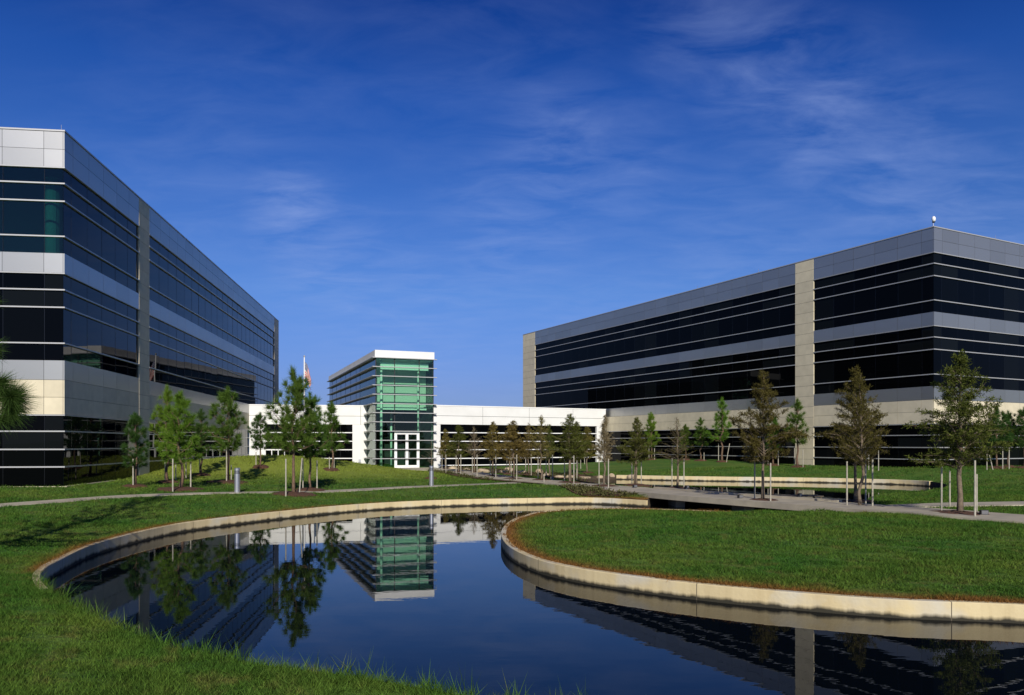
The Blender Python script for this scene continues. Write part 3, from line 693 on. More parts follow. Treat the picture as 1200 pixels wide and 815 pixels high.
# guard rail in front of the left wing
ra, rb = np.array(atd(303,60.5)), np.array(atd(334,60.5)); Lr = float(np.linalg.norm(rb-ra))
gr = thing('guard_rail', 'white metal guard rail standing before the left white wing', 'railing', (ra[0], ra[1], g1(*ra)))
q = MB(); q.box(0, Lr, -.03, .03, 1.1, 1.17); q.box(0, Lr, -.02, .02, .55, .6); q.build('rail', M['whitetrim'], gr)
for i in range(5):
    q = MB(); x = .03+(Lr-.06)*i/4; q.box(x-.03, x+.03, -.026, .026, 0, 1.1); q.build('post', M['whitetrim'], gr)

# flag pole and flag
fx, fy = atd(356.6, 58.0); fz = g1(fx, fy)
fp = thing('flagpole', 'white flagpole rising behind the pines before the left wing', 'flagpole', (fx, fy, fz))
ph = CZ+(HY-419)*58/F-fz
q = MB(); q.tube([(0,0,0),(0,0,ph)], [.07,.04], 12); q.build('pole', M['whitetrim'], fp)
q = MB(); q.tube([(0,0,ph),(0,0,ph+.05),(0,0,ph+.1),(0,0,ph+.15)], [.03,.075,.075,.02], 12); q.build('finial', M['bar'], fp)
nu, nv = 36, 28; mb = MB(); uv = []
HO, FL = 1.15, 2.0
for i in range(nu+1):
    for j in range(nv+1):
        u, v = i/nu, j/nv
        drop = u*FL*(.93-.20*v)*min(1, .35+u); fold = .07*math.sin(u*9+v*5)*min(1, u*3)
        mb.v.append((0.05+.50*u**.8*(1-.25*v)+.045*math.sin(v*11+u*4)*u, fold+.05*math.sin(v*14)*u, -v*HO*(1-.18*u)-drop*.80))
        uv.append((u, v))
for i in range(nu):
    for j in range(nv): a = i*(nv+1)+j; mb.f.append((a, a+1, a+nv+2, a+nv+1))
m = mat('flag_cloth', rough=.8); t = m.node_tree; lk = t.links.new
U = t.nodes.new('ShaderNodeUVMap'); sx = t.nodes.new('ShaderNodeSeparateXYZ'); lk(U.outputs[0], sx.inputs[0])
def mth(op, a, b_=None):
    n = t.nodes.new('ShaderNodeMath'); n.operation = op
    for i, s_ in enumerate((a, b_)):
        if s_ is None: continue
        if isinstance(s_, (int, float)): n.inputs[i].default_value = s_
        else: lk(s_, n.inputs[i])
    return n.outputs[0]
u_, v_ = sx.outputs[0], sx.outputs[1]
stripe = mth('LESS_THAN', mth('MODULO', mth('MULTIPLY', v_, 6.5), 1.0), .5)
can = mth('MULTIPLY', mth('LESS_THAN', u_, .4), mth('LESS_THAN', v_, 7/13))
fu = mth('SUBTRACT', mth('FRACT', mth('MULTIPLY', u_, 6/.4)), .5); fv = mth('SUBTRACT', mth('FRACT', mth('MULTIPLY', v_, 5/(7/13))), .5)
star = mth('LESS_THAN', mth('ADD', mth('MULTIPLY', fu, fu), mth('MULTIPLY', fv, fv)), .06)
x1 = t.nodes.new('ShaderNodeMixRGB'); lk(stripe, x1.inputs[0]); x1.inputs[1].default_value = (.62,.62,.60,1); x1.inputs[2].default_value = (.50,.008,.012,1)
x2 = t.nodes.new('ShaderNodeMixRGB'); lk(star, x2.inputs[0]); x2.inputs[1].default_value = (.015,.02,.10,1); x2.inputs[2].default_value = (.75,.75,.75,1)
x3 = t.nodes.new('ShaderNodeMixRGB'); lk(can, x3.inputs[0]); lk(x1.outputs[0], x3.inputs[1]); lk(x2.outputs[0], x3.inputs[2]); lk(x3.outputs[0], t.nodes['Principled BSDF'].inputs['Base Color'])
fo = mb.build('flag', m, None, True); fo.location = (fx, fy, fz+ph-.35)
ul = fo.data.uv_layers.new(name='uv')
for lp_ in fo.data.loops: ul.data[lp_.index].uv = uv[lp_.vertex_index]
tag(fo, 'limp flag with red and white stripes and a blue star field on the flagpole', 'flag')

# bollard lights
def bollard(px, py, label):
    lo, hi = 15.0, 60.0                            # march along the pixel's ray to the ground
    for Z in np.arange(12, 62, .05):
        x = (px-CX)*Z/F; z = g1(x, Z)
        if HY+(CZ-z)*F/Z <= py: break
    bo = thing('bollard_light', label, 'bollard', (x, Z, z), 0, 'silver bollard lights on the lawn')
    q = MB(); q.tube([(0,0,-.05),(0,0,.68)], .10, 20); q.build('post', M['steel'], bo, False)
    q = MB(); q.tube([(0,0,.681),(0,0,.78)], .085, 20); q.build('louvre', M['black'], bo)
    q = MB()
    for z_ in (.70,.725,.75): q.tube([(0,0,z_),(0,0,z_+.012)], .099, 20)
    q.build('louvre_ring', M['steel'], bo)
    q = MB(); q.tube([(0,0,.781),(0,0,.86),(0,0,.88)], [.10,.10,.07], 20); q.build('cap', M['steel'], bo)
    bo.scale = (1.12,1.12,1.12)
    return bo
bollard(278, 578, 'silver bollard light on the left lawn beside a staked pine')
bollard(505.5, 570.5, 'silver bollard light on the lawn below the tower door')
# small floodlights along the walkway
def ground_at(px, py, up=0):
    for Z in np.arange(8, 75, .06):
        x = (px-CX)*Z/F; z = g1(x, Z)+up
        if HY+(CZ-z)*F/Z <= py: break
        q_ = np.array([x, Z])-CR
        if q_@uR > -1.5 and q_@vR > -1.5 and 0 < q_@vR < 55: break
    return x, Z, z
def flood(px, py, label):
    x, y, z = ground_at(px, py)
    f = thing('floodlight', label, 'floodlight', (x, y, z), math.sin(px)*1.2, 'small floodlights along the walkway')
    q = MB(); q.tube([(0,0,-.02),(0,0,.1)], .02, 8); q.box(-.13,.13,-.01,.01,.08,.1); q.build('bracket', M['steel'], f)
    q = MB(); q.box(-.13,.13,-.06,.06,.1,.25); q.build('housing', M['black'], f)
    q = MB(); q.box(-.11,.11,-.075,-.061,.115,.235); q.build('lens', M['lens'], f); f.scale = (.8,.8,.8)
flood(744,573.5,'small grey floodlight on the walkway where the bridge begins')
flood(805,574.2,'small floodlight behind the bridge left of the bare thin tree')
flood(867.5,586.5,'small floodlight on the walkway left of the tall bronze cypress')
flood(937,584.5,'small floodlight behind the walkway right of the tall bronze cypress')
flood(1153,606.5,'small floodlight on the mulch beside the largest cypress')
flood(647,563.0,'small floodlight at the walkway edge among the cypress row')
# timber platform in the upper pond
tpx = np.array(at(932,584,-.56)); tp = thing('timber_platform', 'low dark timber platform standing in the upper pond', 'platform', (tpx[0], tpx[1], ZU))
q = MB()
for i in range(7): q.box(-1.0, 1.0, -.42+i*.125, -.42+i*.125+.115, .08, .12)
q.build('deck', M['timber'], tp)
for x in (-.9,.9):
    for y in (-.36,.36): q = MB(); q.tube([(x,y,-.5),(x,y,.08)], .05, 8); q.build('leg', M['timber'], tp)

# ------------------------------------------------------------------ trees
def unit(v): return v/np.maximum(np.linalg.norm(v, axis=-1, keepdims=True), 1e-9)
def needles(rs, c, axis, n, ln, w, spread=.9):
    d = unit(axis[None]*1.0+rs.normal(size=(n,3))*spread); l_ = ln*rs.uniform(.6,1.1,(n,1))
    s_ = unit(np.cross(d, rs.normal(size=(n,3))))*w/2; c = c+rs.normal(size=(n,3))*.012
    tip = c+d*l_-np.array([0,0,1])*l_*.12
    return np.stack([c-s_, c+s_, tip], 1).reshape(-1,3)
def pine_mesh(seed, h, cb, spread, ln=.2, nn=42, w=.011, lev=.24, tufts=3, top=.35, pw=.8):
    rs = np.random.default_rng(seed); t_ = MB(); N_ = []
    kk = 9; trunk = [np.array([rs.normal()*.012*h*(i > 0), rs.normal()*.012*h*(i > 0), h*i/(kk-1)-(.1 if i == 0 else 0)]) for i in range(kk)]
    r0 = .014*h+.012; t_.tube(trunk, [r0*(1-.85*i/(kk-1))*(1.25 if i == 0 else 1) for i in range(kk)], 8)
    def tz(z):
        i = min(kk-2, max(0, int(z/h*(kk-1)))); a = z/h*(kk-1)-i; return trunk[i]*(1-a)+trunk[i+1]*a
    z = cb
    while z < h*.95:
        f = (z-cb)/(h-cb); n = rs.integers(3, 6) if f < .8 else rs.integers(2, 4); a0 = rs.uniform(0, 6.28)
        for i in range(n):
            az = a0+i*6.283/n+rs.normal()*.35; prof = (1-f)**pw*min(1, .55+f*2.2)
            l_ = spread*(prof*rs.uniform(.55,1.15)+.10); el = R(8)+R(48)*f+rs.normal()*.16
            b0 = tz(z+rs.uniform(-.08,.08)); d = np.array([math.cos(az)*math.cos(el), math.sin(az)*math.cos(el), math.sin(el)])
            p1 = b0+d*l_*.55; d2 = unit(d+np.array([0,0,.55])); p2 = p1+d2*l_*.5
            rb = .006+.012*l_; t_.tube([b0,p1,p2], [rb, rb*.7, rb*.35], 5, False)
            m_ = max(2, int(round(tufts*(.5+l_/spread))))
            for s_ in np.linspace(.35, 1, m_):
                c = b0+(p1-b0)*s_/.55 if s_ < .55 else p1+(p2-p1)*(s_-.55)/.45
                sd = rs.normal(size=3)*.10*(1 if s_ < .95 else .2)*min(1.3, l_+.3); sd[2] = abs(sd[2])*.6; c2 = c+sd
                if s_ < .95: t_.tube([c, c2], [rb*.4, rb*.25], 4, False)
                N_.append(needles(rs, c2, unit(d2+sd*2+np.array([0,0,.35])), int(nn*rs.uniform(.5,1.3)), ln, w, .62))
        z += lev*rs.uniform(.75,1.3)
    for s_ in np.linspace(0, 1, 5): N_.append(needles(rs, tz(h*(1-top*.35*(1-s_)))+np.array([0,0,.0]), np.array([0,0,1.4]), nn, ln, w, .55))
    return t_, np.vstack(N_)
def cypress_mesh(seed, h, cb, spread, dens=1.0, leaf=.10, w=.022, limbs=62, r=.013, fork=False, up=.25):
    rs = np.random.default_rng(seed); t_ = MB(); N_ = []
    kk = 9; trunk = [np.array([rs.normal()*.008*h*(i > 0), rs.normal()*.008*h*(i > 0), h*i/(kk-1)-(.1 if i == 0 else 0)]) for i in range(kk)]
    r0 = r*h+.012; t_.tube(trunk, [r0*(1-.9*i/(kk-1))*(1.35 if i == 0 else 1) for i in range(kk)], 8)
    if fork: t_.tube([np.array([.16,.05,-.1]), np.array([.12,.04,h*.2]), np.array([.05,.02,h*.45])], [r0*.8,r0*.6,r0*.35], 8)
    def tz(z):
        i = min(kk-2, max(0, int(z/h*(kk-1)))); a = z/h*(kk-1)-i; return trunk[i]*(1-a)+trunk[i+1]*a
    for i in range(limbs):
        f = (i+rs.uniform(0,1))/limbs; z = cb+(h-cb)*f*.97; az = i*2.4+rs.normal()*.4
        prof = (1-f)**1.05*min(1, .6+f*2.5)+.07; l_ = spread*prof*rs.uniform(.5,1.3); el = R(12)+up+R(22)*f+rs.normal()*.14
        d = np.array([math.cos(az)*math.cos(el), math.sin(az)*math.cos(el), math.sin(el)]); b0 = tz(z)
        p1 = b0+d*l_*.5; d2 = unit(d-np.array([0,0,.28])); p2 = p1+d2*l_*.5
        rb = .004+.009*l_; t_.tube([b0,p1,p2], [rb,rb*.65,rb*.25], 5, False)
        for s_ in np.linspace(.18, 1, max(3, int(9*l_/spread+4))):
            c = b0+(p1-b0)*s_/.5 if s_ < .5 else p1+(p2-p1)*(s_-.5)/.5
            sd = np.cross(d, [0,0,1])*rs.choice([-1,1])+d*.8+rs.normal(size=3)*.3; tl = l_*.30*rs.uniform(.5,1.2)*(1.15-s_*.6)+.05
            e = c+unit(sd)*tl-np.array([0,0,.03]); t_.tube([c, e], [rb*.35,rb*.15], 3, False)
            n = int(rs.integers(5, 15)*dens*(.4+1.0*min(1, l_/spread)))
            if n:
                q = rs.uniform(.1, 1.08, (n,1)); cc = c+(e-c)*q+rs.normal(size=(n,3))*.02
                dd = unit(unit(sd)[None]*.6+rs.normal(size=(n,3))*.75); ll = leaf*rs.uniform(.5,1.2,(n,1)); ss = unit(np.cross(dd, rs.normal(size=(n,3))))*w/2
                N_.append(np.stack([cc, cc+dd*ll*.5+ss, cc+dd*ll, cc+dd*ll*.5-ss], 1).reshape(-1,3))
    return t_, (np.vstack(N_) if N_ else np.zeros((0,3)))
CACHE = {}
def tree(kind, key, x, y, ht, label, group, leafm, bark, rz, wide, kw):
    z = g1(x, y); name = 'pine_tree' if kind == 'pine' else 'cypress_tree'
    o = thing(name, label, 'tree', (x, y, z), rz, group)
    if key not in CACHE:
        t_, nv_ = pine_mesh(**kw) if kind == 'pine' else cypress_mesh(**kw)
        me = bpy.data.meshes.new('trunk'); me.from_pydata([tuple(p) for p in t_.v], [], t_.f); me.update(); me.polygons.foreach_set('use_smooth', [True]*len(me.polygons))
        CACHE[key] = (me, np_mesh('crown', nv_, 3 if kind == 'pine' else 4), kw['h'])
    tm, cm, h0 = CACHE[key]; s_ = ht/h0; o.scale = (s_*wide, s_*wide, s_)
    for nm, me, m in (('trunk', tm, M[bark]), ('crown', cm, M[leafm])):
        c = bpy.data.objects.new(nm, me); COL.objects.link(c); c.parent = o
        if not me.materials: me.materials.append(m)
        c.material_slots[0].link = 'OBJECT'; c.material_slots[0].material = m
    return o
SHORT = []
def stake(px, py, pytop, label, lean=0):
    x, y, z = ground_at(px, py); h = (py-pytop)*y/F
    q = MB(); q.tube([(0,0,-.1),(lean*.5,0,h*.5),(lean,0,h)], [.027,.026,.025], 9); o = q.build('tree_stake', M['stake']); o.location = (x, y, z)
    tag(o, label, 'stake', 'pale poles staking the young trees'); return o
def mulch(x, y, r, sx=1.0):
    mb = MB(); rr = random.Random(int(x*97+y*31)); n = 22; rings = 5; ph = [rr.uniform(.82,1.12) for _ in range(n)]
    for k in range(rings+1):
        f = k/rings
        for i in range(n):
            a = 2*math.pi*i/n; px_, py_ = x+r*f*math.cos(a)*ph[i]*sx, y+r*f*math.sin(a)*ph[i]; mb.v.append((px_, py_, 0.10*(1-f*f)+.025+(rr.uniform(-.012,.012) if k < rings else -.05)))
    Pz = gz([(a[0], a[1]) for a in mb.v]); mb.v = [(a[0], a[1], a[2]+q) for a, q in zip(mb.v, Pz)]
    for k in range(rings):
        for i in range(n): j = (i+1) % n; mb.f.append((k*n+i, k*n+j, (k+1)*n+j, (k+1)*n+i) if k else (0+i, n+j, n+i)[::-1] if False else (k*n+i, (k+1)*n+i, (k+1)*n+j, k*n+j))
    tag(mb.build('mulch_bed', M['mulch'], None, True), 'ring of red brown bark mulch', kind='structure')
PG = 'young staked pines on the lawns'; CG = 'young cypresses along the walkway'
P1 = dict(seed=11, h=3.6, cb=1.25, spread=1.1, ln=.29, nn=80, w=.015, tufts=4, pw=.8)
P2 = dict(seed=23, h=3.6, cb=.95, spread=.95, ln=.28, nn=80, w=.015, tufts=4, pw=.9)
P3 = dict(seed=37, h=3.6, cb=1.25, spread=.80, ln=.27, nn=75, w=.015, lev=.26, tufts=3, pw=.8)
P4 = dict(seed=52, h=3.6, cb=1.25, spread=1.3, pw=1.05, ln=.30, nn=85, w=.015, lev=.24, tufts=4)
PM = {'A':P1, 'B':P2, 'C':P3, 'D':P4}
def pine(k, px, py, ptop, label, leafm, rz=0, wide=1.0, mr=.8, mul=True):
    x, y, z = ground_at(px, py); h = (py-ptop)*y/F
    tree('pine', 'pine'+k, x, y, h, label, PG, leafm, 'bark', rz, wide, PM[k])
    if mul: mulch(x, y, mr)
    return x, y
# left lawn
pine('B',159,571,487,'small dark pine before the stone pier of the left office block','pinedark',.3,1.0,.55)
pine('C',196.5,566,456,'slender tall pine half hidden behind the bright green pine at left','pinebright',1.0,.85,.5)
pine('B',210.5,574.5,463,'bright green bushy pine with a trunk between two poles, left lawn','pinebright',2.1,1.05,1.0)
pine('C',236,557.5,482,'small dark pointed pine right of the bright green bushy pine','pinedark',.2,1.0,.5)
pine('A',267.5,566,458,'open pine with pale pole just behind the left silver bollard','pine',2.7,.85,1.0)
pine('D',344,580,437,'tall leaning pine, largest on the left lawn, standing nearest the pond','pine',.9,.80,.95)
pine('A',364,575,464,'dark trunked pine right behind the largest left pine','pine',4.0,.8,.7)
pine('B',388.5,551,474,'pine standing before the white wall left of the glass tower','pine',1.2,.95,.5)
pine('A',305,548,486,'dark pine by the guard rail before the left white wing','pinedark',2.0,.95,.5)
stake(156,571.5,538,'single pale pole beside the small dark pine at far left')
stake(202.5,577,538,'left pole of the pair holding the bright green bushy pine')
stake(223.5,574.2,540,'right pole of the pair holding the bright green bushy pine')
stake(206,562.5,537,'short pole seen behind the bright green bushy pine trunk')
stake(218,561,530,'taller pole standing behind the bright green bushy pine, near the building')
stake(193.5,564,537,'thin pole left behind the bright green bushy pine')
stake(234,556.5,531,'pole at the foot of the small dark pointed pine')
stake(265.5,566.5,518,'tall pale pole against the trunk behind the left silver bollard')
stake(271,563.5,545,'short pole right of the trunk behind the left silver bollard')
stake(335,582,538,'left pale pole of the largest left pine')
stake(350.5,580.5,537,'leaning right pale pole of the largest left pine',.12)
stake(355,574.5,538,'thin grey pole left of the dark trunked pine')
stake(371.5,575.5,540,'thin grey pole right of the dark trunked pine')
stake(386,551.5,536,'pale pole left of the pine before the white wall')
stake(391.5,551,537,'pale pole right of the pine before the white wall')
stake(300,547,530,'pole beside the dark pine by the guard rail')
# berm at the right building
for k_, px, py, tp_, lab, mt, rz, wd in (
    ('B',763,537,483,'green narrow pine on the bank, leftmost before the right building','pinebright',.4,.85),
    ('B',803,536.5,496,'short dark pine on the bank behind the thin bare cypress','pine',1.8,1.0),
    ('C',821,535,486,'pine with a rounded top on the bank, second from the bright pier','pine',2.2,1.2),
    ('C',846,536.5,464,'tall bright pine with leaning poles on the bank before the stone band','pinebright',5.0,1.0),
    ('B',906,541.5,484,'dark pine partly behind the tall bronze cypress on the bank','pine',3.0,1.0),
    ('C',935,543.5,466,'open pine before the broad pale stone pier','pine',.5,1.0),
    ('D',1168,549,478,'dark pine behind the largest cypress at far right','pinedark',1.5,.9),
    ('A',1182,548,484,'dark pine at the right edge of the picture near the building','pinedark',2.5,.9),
    ('A',1200,549,480,'dark pine cut by the right edge of the picture','pinedark',.5,.9)): pine(k_, px, py, tp_, lab, mt, rz, wd, .5)
for px, py, tp_, lab, ln_ in (
    (760.5,536.5,522,'left pole of the leftmost bank pine',0),(767,536.5,523,'right pole of the leftmost bank pine',0),
    (825,535.2,525,'pole of the round topped bank pine',0),
    (842,536.5,515,'upright left pole of the tall bright bank pine',0),(851,537,515,'right pole of the tall bright bank pine, leaning outward',.25),
    (900,541,524,'left pole of the dark pine behind the tall bronze cypress',0),(912,542,524,'right pole of the dark pine behind the tall bronze cypress',0),
    (931,543.5,519,'left pole of the open pine before the broad stone pier',0),(941,544,523,'right pole of the open pine before the broad stone pier',0),
    (1018,547,525,'left pole on the bank behind the double trunked cypress',0),(1029.5,547.5,524,'right pole on the bank behind the double trunked cypress',0),
    (1156.5,551,526,'straight pole on the bank right of the largest cypress',0),(1164,551,527,'slanting pole on the bank right of the largest cypress',-.3),
    (1175,550,524,'third pole from the right on the bank at far right',0),(1182.5,550,525,'rightmost pole on the bank at far right',0)): stake(px, py, tp_, lab, ln_)
# cypresses
C1 = dict(seed=71, h=4.3, cb=1.15, spread=1.5, dens=2.9, leaf=.11, w=.020, limbs=86)
C2 = dict(seed=83, h=4.0, cb=1.15, spread=1.15, dens=2.3, leaf=.13, w=.024, limbs=60)
C3 = dict(seed=97, h=4.0, cb=1.2, spread=1.2, dens=.45, leaf=.10, w=.022, limbs=56, up=.42)
C4 = dict(seed=101, h=4.3, cb=1.2, spread=1.3, dens=2.1, leaf=.12, w=.024, limbs=74, fork=True)
C5 = dict(seed=113, h=4.3, cb=1.2, spread=1.2, dens=1.4, leaf=.11, w=.021, limbs=64, up=.4)
C6 = dict(seed=131, h=4.0, cb=1.2, spread=1.0, dens=1.7, leaf=.11, w=.021, limbs=64, up=.75)
C7 = dict(seed=149, h=2.6, cb=.9, spread=.75, dens=.0, leaf=.1, w=.02, limbs=26, up=.5)
CM = {'1':C1,'2':C2,'3':C3,'4':C4,'5':C5,'6':C6,'7':C7}
def cyp(k, px, py, ptop, label, leafm, rz=0, wide=1.0, mr=.7):
    x, y, z = ground_at(px, py); h = (py-ptop)*y/F
    tree('cyp', 'cyp'+k, x, y, h, label, CG, leafm, 'barkpale', rz, wide, CM[k]); mulch(x, y, mr)
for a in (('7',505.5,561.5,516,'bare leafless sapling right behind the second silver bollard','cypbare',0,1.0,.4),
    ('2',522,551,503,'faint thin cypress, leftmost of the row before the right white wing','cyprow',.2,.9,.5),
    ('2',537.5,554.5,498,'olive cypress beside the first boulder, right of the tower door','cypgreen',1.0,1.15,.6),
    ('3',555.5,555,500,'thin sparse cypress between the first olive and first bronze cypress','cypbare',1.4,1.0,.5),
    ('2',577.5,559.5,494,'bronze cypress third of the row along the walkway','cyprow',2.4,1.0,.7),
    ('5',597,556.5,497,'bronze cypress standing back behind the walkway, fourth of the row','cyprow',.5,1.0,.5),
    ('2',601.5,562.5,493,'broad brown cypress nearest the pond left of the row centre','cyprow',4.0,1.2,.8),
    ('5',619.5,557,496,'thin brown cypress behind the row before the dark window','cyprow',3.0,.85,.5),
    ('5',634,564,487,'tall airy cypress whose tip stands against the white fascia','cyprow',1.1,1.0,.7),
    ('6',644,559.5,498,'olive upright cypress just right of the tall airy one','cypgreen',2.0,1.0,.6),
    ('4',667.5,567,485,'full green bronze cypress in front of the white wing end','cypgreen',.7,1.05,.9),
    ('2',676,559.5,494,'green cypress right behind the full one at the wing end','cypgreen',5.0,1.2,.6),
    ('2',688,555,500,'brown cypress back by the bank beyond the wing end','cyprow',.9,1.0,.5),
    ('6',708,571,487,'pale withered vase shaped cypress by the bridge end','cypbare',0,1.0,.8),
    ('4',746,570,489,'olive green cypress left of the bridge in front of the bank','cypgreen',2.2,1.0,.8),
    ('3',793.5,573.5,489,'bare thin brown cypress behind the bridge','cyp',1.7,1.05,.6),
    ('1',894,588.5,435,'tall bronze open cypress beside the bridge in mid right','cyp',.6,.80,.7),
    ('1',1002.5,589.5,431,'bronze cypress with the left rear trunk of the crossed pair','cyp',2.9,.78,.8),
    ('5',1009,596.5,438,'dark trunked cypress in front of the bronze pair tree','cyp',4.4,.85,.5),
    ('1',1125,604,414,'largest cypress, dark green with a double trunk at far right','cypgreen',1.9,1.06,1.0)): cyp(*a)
for px, py, tp_, lab in (
    (518,552.5,533,'pole right of the faint leftmost cypress'),(522.5,555.5,533,'nearest pole at the faint leftmost cypress'),
    (534.5,555,534,'left pole of the olive cypress by the first boulder'),(540,557.5,533,'right pole of the olive cypress by the first boulder'),
    (553.5,555.5,535,'left pole of the thin sparse cypress'),(559,559.5,533,'right pole of the thin sparse cypress'),
    (574.5,558,537,'left pole of the third bronze cypress'),(581,561,533,'right pole of the third bronze cypress'),
    (594,554.5,534,'left pole behind the broad brown cypress'),(599,558.5,537,'middle pole beside the broad brown cypress trunk'),
    (605.5,564,533,'tall right pole of the broad brown cypress'),(616,554,534,'left pole of the thin brown rear cypress'),
    (622.5,558,533,'right pole of the thin brown rear cypress'),(630.5,561,534,'left pole of the tall airy cypress'),
    (637.5,566.5,556,'short low post in front of the tall airy cypress'),(640,558,534,'left pole of the olive upright cypress'),
    (647.5,562,533,'right pole of the olive upright cypress'),(661.5,564.5,534,'left pole of the full green bronze cypress'),
    (672.5,568.5,534,'right pole of the full green bronze cypress'),(676,563.5,536,'pole of the green cypress behind the full one'),
    (680.5,549.5,535,'left of three far poles below the white wing end'),(685,544,531,'middle of three far poles below the white wing end'),(689,542,530,'right of three far poles below the white wing end'),
    (702,568,536,'left pale pole of the withered cypress'),(713,574,538,'right pale pole of the withered cypress'),
    (740.5,566,540,'left pole of the olive cypress left of the bridge'),(751.5,569.5,536,'right pole of the olive cypress left of the bridge'),
    (787.5,573,537,'left pole of the bare thin cypress behind the bridge'),(801.5,574,538,'right pole of the bare thin cypress behind the bridge'),
    (884.5,586.5,540,'left pole of the tall bronze cypress'),(903,590,543,'right whitish pole of the tall bronze cypress'),
    (992.5,597.5,541,'left pole of the crossed cypress pair'),(1014.5,592,528,'middle pole of the crossed cypress pair'),(1022.5,597.5,539,'right pole of the crossed cypress pair'),
    (1103.5,603,543,'front left pole of the largest cypress'),(1113,595.5,552,'rear left pole of the largest cypress'),(1142.5,608.5,540,'front right pale pole of the largest cypress'),(1144.5,600,556,'rear right pole of the largest cypress')): stake(px, py, tp_, lab)
# tall pine just outside the left edge: one branch reaches into the picture
tx, ty = -10.6, 12.6
t_, nv_ = pine_mesh(seed=7, h=8.5, cb=2.4, spread=2.0, ln=.30, nn=80, w=.006, lev=.45, tufts=5)
tz_ = g1(tx, ty); rs = np.random.default_rng(4); ex = []
for (bx, by, bz, n, lnn) in ((-7.80,12.1,2.45,900,.44),(-7.9,12.2,2.25,700,.42),(-7.95,12.0,2.66,600,.40),(-8.2,12.2,3.22,300,.34),(-8.05,12.3,2.45,700,.42),(-8.0,12.1,2.1,350,.36)):
    c = np.array([bx-tx, by-ty, bz-tz_]); ex.append(needles(rs, c-np.array([.1,0,.03]), np.array([.75,-.1,.1]), n, lnn, .008, .75))
    t_.tube([np.array([0,0,bz-tz_-.5]), (c+np.array([-.9,0,-.12]))*.7+np.array([0,0,.3*(bz-tz_-.5)]), c], [.05,.03,.012], 6, False)
o = thing('pine_tree', 'tall long needled pine whose branch tip enters at the left edge', 'tree', (tx, ty, tz_))
me = bpy.data.meshes.new('trunk'); me.from_pydata([tuple(p) for p in t_.v], [], t_.f); me.update(); link('trunk', me, M['bark'], o, True)
link('crown', np_mesh('crown', np.vstack([nv_]+ex), 3), M['pinedark'], o)

# ------------------------------------------------------------------ boulders, planting, grass
def boulder(px, py, wpx, hpx, label):
    x, y, z = ground_at(px, py); r = wpx*y/F/2; bm = bmesh.new(); bmesh.ops.create_icosphere(bm, subdivisions=3, radius=1)
    rr = np.random.default_rng(int(px*7)); fr_ = rr.normal(size=(6,3))*1.7; ph = rr.uniform(0,6,6)
    for v in bm.verts:
        q = np.array(v.co); d = 1+.10*sum(math.sin(f@q+p) for f, p in zip(fr_, ph))/1.5
        v.co = Vector(q*d); v.co.z = max(v.co.z, -.5)
        v.co.x = round(v.co.x*3.2)/3.2*.35+v.co.x*.65; v.co.z = round(v.co.z*2.5)/2.5*.35+v.co.z*.65
    me = bpy.data.meshes.new('boulder'); bm.to_mesh(me); bm.free(); o = link('boulder', me, M['rock']); o.location = (x, y, z+.05)
    o.scale = (r, r*.8, hpx*y/F*.62); o.rotation_euler.z = rr.uniform(-.4,.4); tag(o, label, 'boulder', 'sandstone boulders along the stream')
for a in ((530.5,550.5,11,5.5,'squarish beige boulder nearest the tower door'),(547,551.5,9,3,'flat low boulder right of the one nearest the door'),
    (566,554.5,14,6,'rough brown boulder beside the third cypress, low and wide'),(588,554.5,9,4,'low beige boulder just behind the broad brown cypress'),
    (596,553,12,6,'tall dark edged boulder between two poles in the row centre'),(611,555,12,4,'flat long boulder right of the row centre'),
    (632,555,10,6,'light boulder behind the tall airy cypress'),(641,558.5,8,4,'small boulder below the olive upright cypress'),
    (656,560.5,14,4,'long low boulder left of the full green bronze cypress'),(668,561,10,5.5,'boulder behind the trunk of the full green bronze cypress'),
    (685,561.5,15,4,'long flat stone at the water edge right of the full cypress'),(703,560.5,8,4.5,'boulder left of the withered cypress at the water'),
    (717,559,7,4.5,'whitish boulder right of the withered cypress at the water'),(740,560.5,11,6.5,'round boulder on the pond wall behind the olive cypress')): boulder(*a)

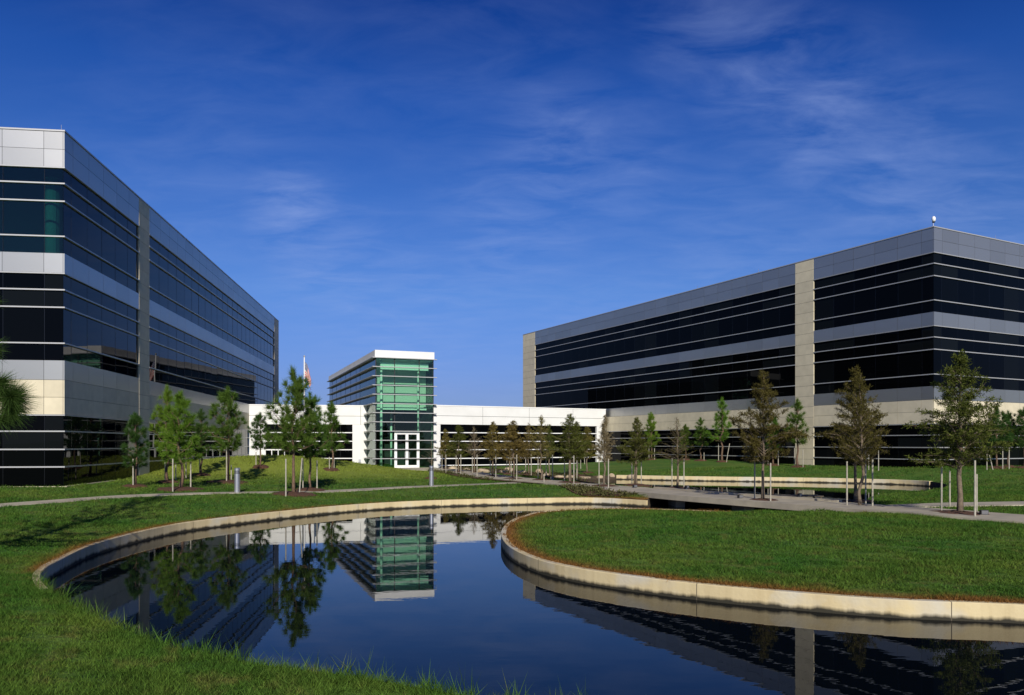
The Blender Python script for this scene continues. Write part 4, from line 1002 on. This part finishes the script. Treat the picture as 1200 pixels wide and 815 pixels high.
def leaf_cloud(name, P, hgt, lf, w, m, label, per=22, seed=1):
    rs = np.random.default_rng(seed); z = gz(P); out = []
    for (x, y), z0 in zip(P, z):
        r = hgt*rs.uniform(.6,1.3); c = np.array([x, y, z0+.02])+rs.normal(size=(per,3))*np.array([r*.55,r*.55,r*.3])+np.array([0,0,r*.45])
        c[:,2] = np.maximum(c[:,2], z0+.03)
        d = unit(rs.normal(size=(per,3))+np.array([0,0,.5])); s_ = unit(np.cross(d, rs.normal(size=(per,3))))*w/2; l_ = lf*rs.uniform(.6,1.2,(per,1))
        out.append(np.stack([c, c+d*l_*.5+s_, c+d*l_, c+d*l_*.5-s_], 1).reshape(-1,3))
    return tag(link(name, np_mesh(name, np.vstack(out), 4), m), label, kind='stuff')
def sheet_conform(name, poly, up, m, label, step=.5):
    poly = np.array(poly); x0, y0 = poly.min(0); x1, y1 = poly.max(0); X, Y = np.meshgrid(np.arange(x0, x1, step), np.arange(y0, y1, step)); P = np.stack([X.ravel(), Y.ravel()], 1)
    P = P[inside(P, poly)]; dl = catmull(np.vstack([poly, poly[:1]]), .4)[:-1]; P = P[dist_line(P, np.vstack([dl, dl[:1]])) > .15]
    V = [Vector(map(float, p)) for p in np.vstack([dl, P])]; n = len(dl); v, e, f, *_ = delaunay_2d_cdt(V, [(i, (i+1) % n) for i in range(n)], [], 1, 1e-4)
    v = np.array([(a.x, a.y) for a in v]); f = [q for q in f if inside([v[list(q)].mean(0)], dl)[0] and not (inside([v[list(q)].mean(0)], lowg)[0] or inside([v[list(q)].mean(0)], upg)[0])]
    me = bpy.data.meshes.new(name); me.from_pydata(np.column_stack([v, gz(v)+up]).tolist(), [], [tuple(q) for q in f]); me.update(); return tag(link(name, me, m, None, True), label, kind='structure'), dl
bedA = [at(650,568.5,-.42), at(664,575,-.47), at(678,580.5,-.54), at(705,582,-.56), at(753,583.5,-.57), at(749,577.5,-.42), at(735,575.0,-.4), at(716,573.0,-.4), at(685,569.4,-.4)]
_, bedA = sheet_conform('planting_bed', bedA, .045, M['mulch'], 'brown mulched bed by the bridge end')
bedB = [at(500,552.5,-.36), at(530,558.5,-.38), at(560,562.5,-.4), at(600,566,-.4), at(640,568.5,-.4), at(690,570,-.41), at(660,567.3,-.4), at(620,563.2,-.4), at(580,558.8,-.39), at(545,555.2,-.38), at(520,552.3,-.37)]
_, bedB = sheet_conform('planting_bed', bedB, .05, M['mulch'], 'long brown mulched bed along the walkway')
bedC = [at(505,549.5,-.33), at(560,553,-.36), at(610,557.5,-.38), at(650,561.5,-.4), at(700,567,-.4), at(720,565.5,-.45), at(690,560.5,-.5), at(640,555.5,-.38), at(580,550,-.34), at(530,547.8,-.33)]
_, bedC = sheet_conform('planting_bed', bedC, .045, M['mulch'], 'brown mulched bed behind the walkway by the boulders')
rs = np.random.default_rng(8)
def scatter_in(poly, n):
    x0, y0 = poly.min(0); x1, y1 = poly.max(0); P = np.stack([rs.uniform(x0, x1, n*4), rs.uniform(y0, y1, n*4)], 1); P = P[inside(P, poly) & ~inside(P, lowg) & ~inside(P, upg)]; return P[:n]
walkpoly = np.vstack([walkF, walkB[::-1]])
P = np.vstack([scatter_in(bedA, 260), scatter_in(bedB, 260), scatter_in(bedC, 200)]); P = P[~inside(P, walkpoly)]
leaf_cloud('ground_cover', P, .13, .11, .05, M['cover'], 'low green and brown ground cover in the beds')

def lawn_blades():
    rs = np.random.default_rng(2); out = []; dr = []; mo = []
    FR = [np.array([math.cos(a), math.sin(a)])*k for a, k in zip(rs.uniform(0, 6.28, 9), (1.3,2.1,3.2,4.7,6.5,9,13,17,23))]; PH = rs.uniform(0, 6.28, 9)
    paths = [walkpoly, np.vstack([lp, offset(lp, .95)[::-1]]), np.vstack([bp, offset(bp, 1.3)[::-1]])]
    def add(P, h, w, lean=.5):
        z = gz(P)-.004; n = len(P); a = rs.uniform(0, 6.283, n); hh = h*rs.uniform(.55,1.25,n); ww = w*(1+.0*n)
        s_ = np.stack([np.cos(a), np.sin(a), np.zeros(n)], 1)*(np.asarray(ww)/2).reshape(-1,1)
        b0 = np.column_stack([P, z]); ld = rs.normal(size=(n,2))*lean*hh[:,None]
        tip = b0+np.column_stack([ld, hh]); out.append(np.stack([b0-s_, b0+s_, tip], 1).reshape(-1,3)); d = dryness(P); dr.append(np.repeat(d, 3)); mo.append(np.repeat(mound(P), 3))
    def field(Z0, Z1, dens, hmul=1):
        area = (Z1**2-Z0**2)/2*1.44; n = int(area*dens); Z = np.sqrt(rs.uniform(Z0**2, Z1**2, n)); X = rs.uniform(-.70,.70,n)*Z; P = np.stack([X, Z], 1)
        k = ~inside(P, lowg) & ~inside(P, upg)
        for q in paths: k &= ~inside(P, q)
        return P[k]
    for Z0, Z1, dn in ((6,9,3600),(9,12,2600),(12,16,1700),(16,22,950),(22,32,450),(32,52,150)):
        P = field(Z0, Z1, dn); hm = np.ones(len(P))
        for fr, ph in zip(FR, PH): hm += .16*np.sin(P@fr+ph)
        add(P, (.040+.0009*Z0)*np.clip(hm, .35, 1.9), .0055+.0006*Z0, .75)
    # rank growth at the near water edge
    nearline = shoreA[(shoreA[:,1] < 13.2) & (shoreA[:,0] < 2.5)]
    i = rs.integers(0, len(nearline), 9000); o_ = np.abs(rs.normal(size=9000))*.22+.02; P = nearline[i]; nrm = offset(nearline, sA)[i]-P; P = P+nrm*o_[:,None]+rs.normal(size=P.shape)*.05
    add(P, .085, .007, .6)
    c = nearline[rs.integers(0, len(nearline), 90)]; 
    for q in c:
        k = rs.integers(5, 16); add(q+rs.normal(size=(k,2))*.05, rs.uniform(.12,.26), .008, .45)
    tipl = shoreA[I_TIP-4:I_TIP+60]; i = rs.integers(0, len(tipl), 5200); P = tipl[i]+(offset(tipl, sA)[i]-tipl[i])*(.03+np.abs(rs.normal(size=5200))*.12)[:,None]
    add(P, .085, .008, .8)
    P = np.vstack([field(6.2, 13, 5.0), field(13, 22, 1.2)])           # coarser tufts scattered through the turf
    for q in P: k = rs.integers(14, 36); add(q+rs.normal(size=(k,2))*.045, rs.uniform(.05,.10), .009, .9)
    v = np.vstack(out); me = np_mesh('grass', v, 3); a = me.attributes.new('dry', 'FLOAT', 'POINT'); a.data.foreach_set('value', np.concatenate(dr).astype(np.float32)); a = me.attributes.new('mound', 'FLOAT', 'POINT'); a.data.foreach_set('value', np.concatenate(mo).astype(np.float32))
    tag(link('grass', me, M['blade']), 'short mown grass blades of the lawn', kind='stuff'); print('grass blades', len(v)//3)
lawn_blades()
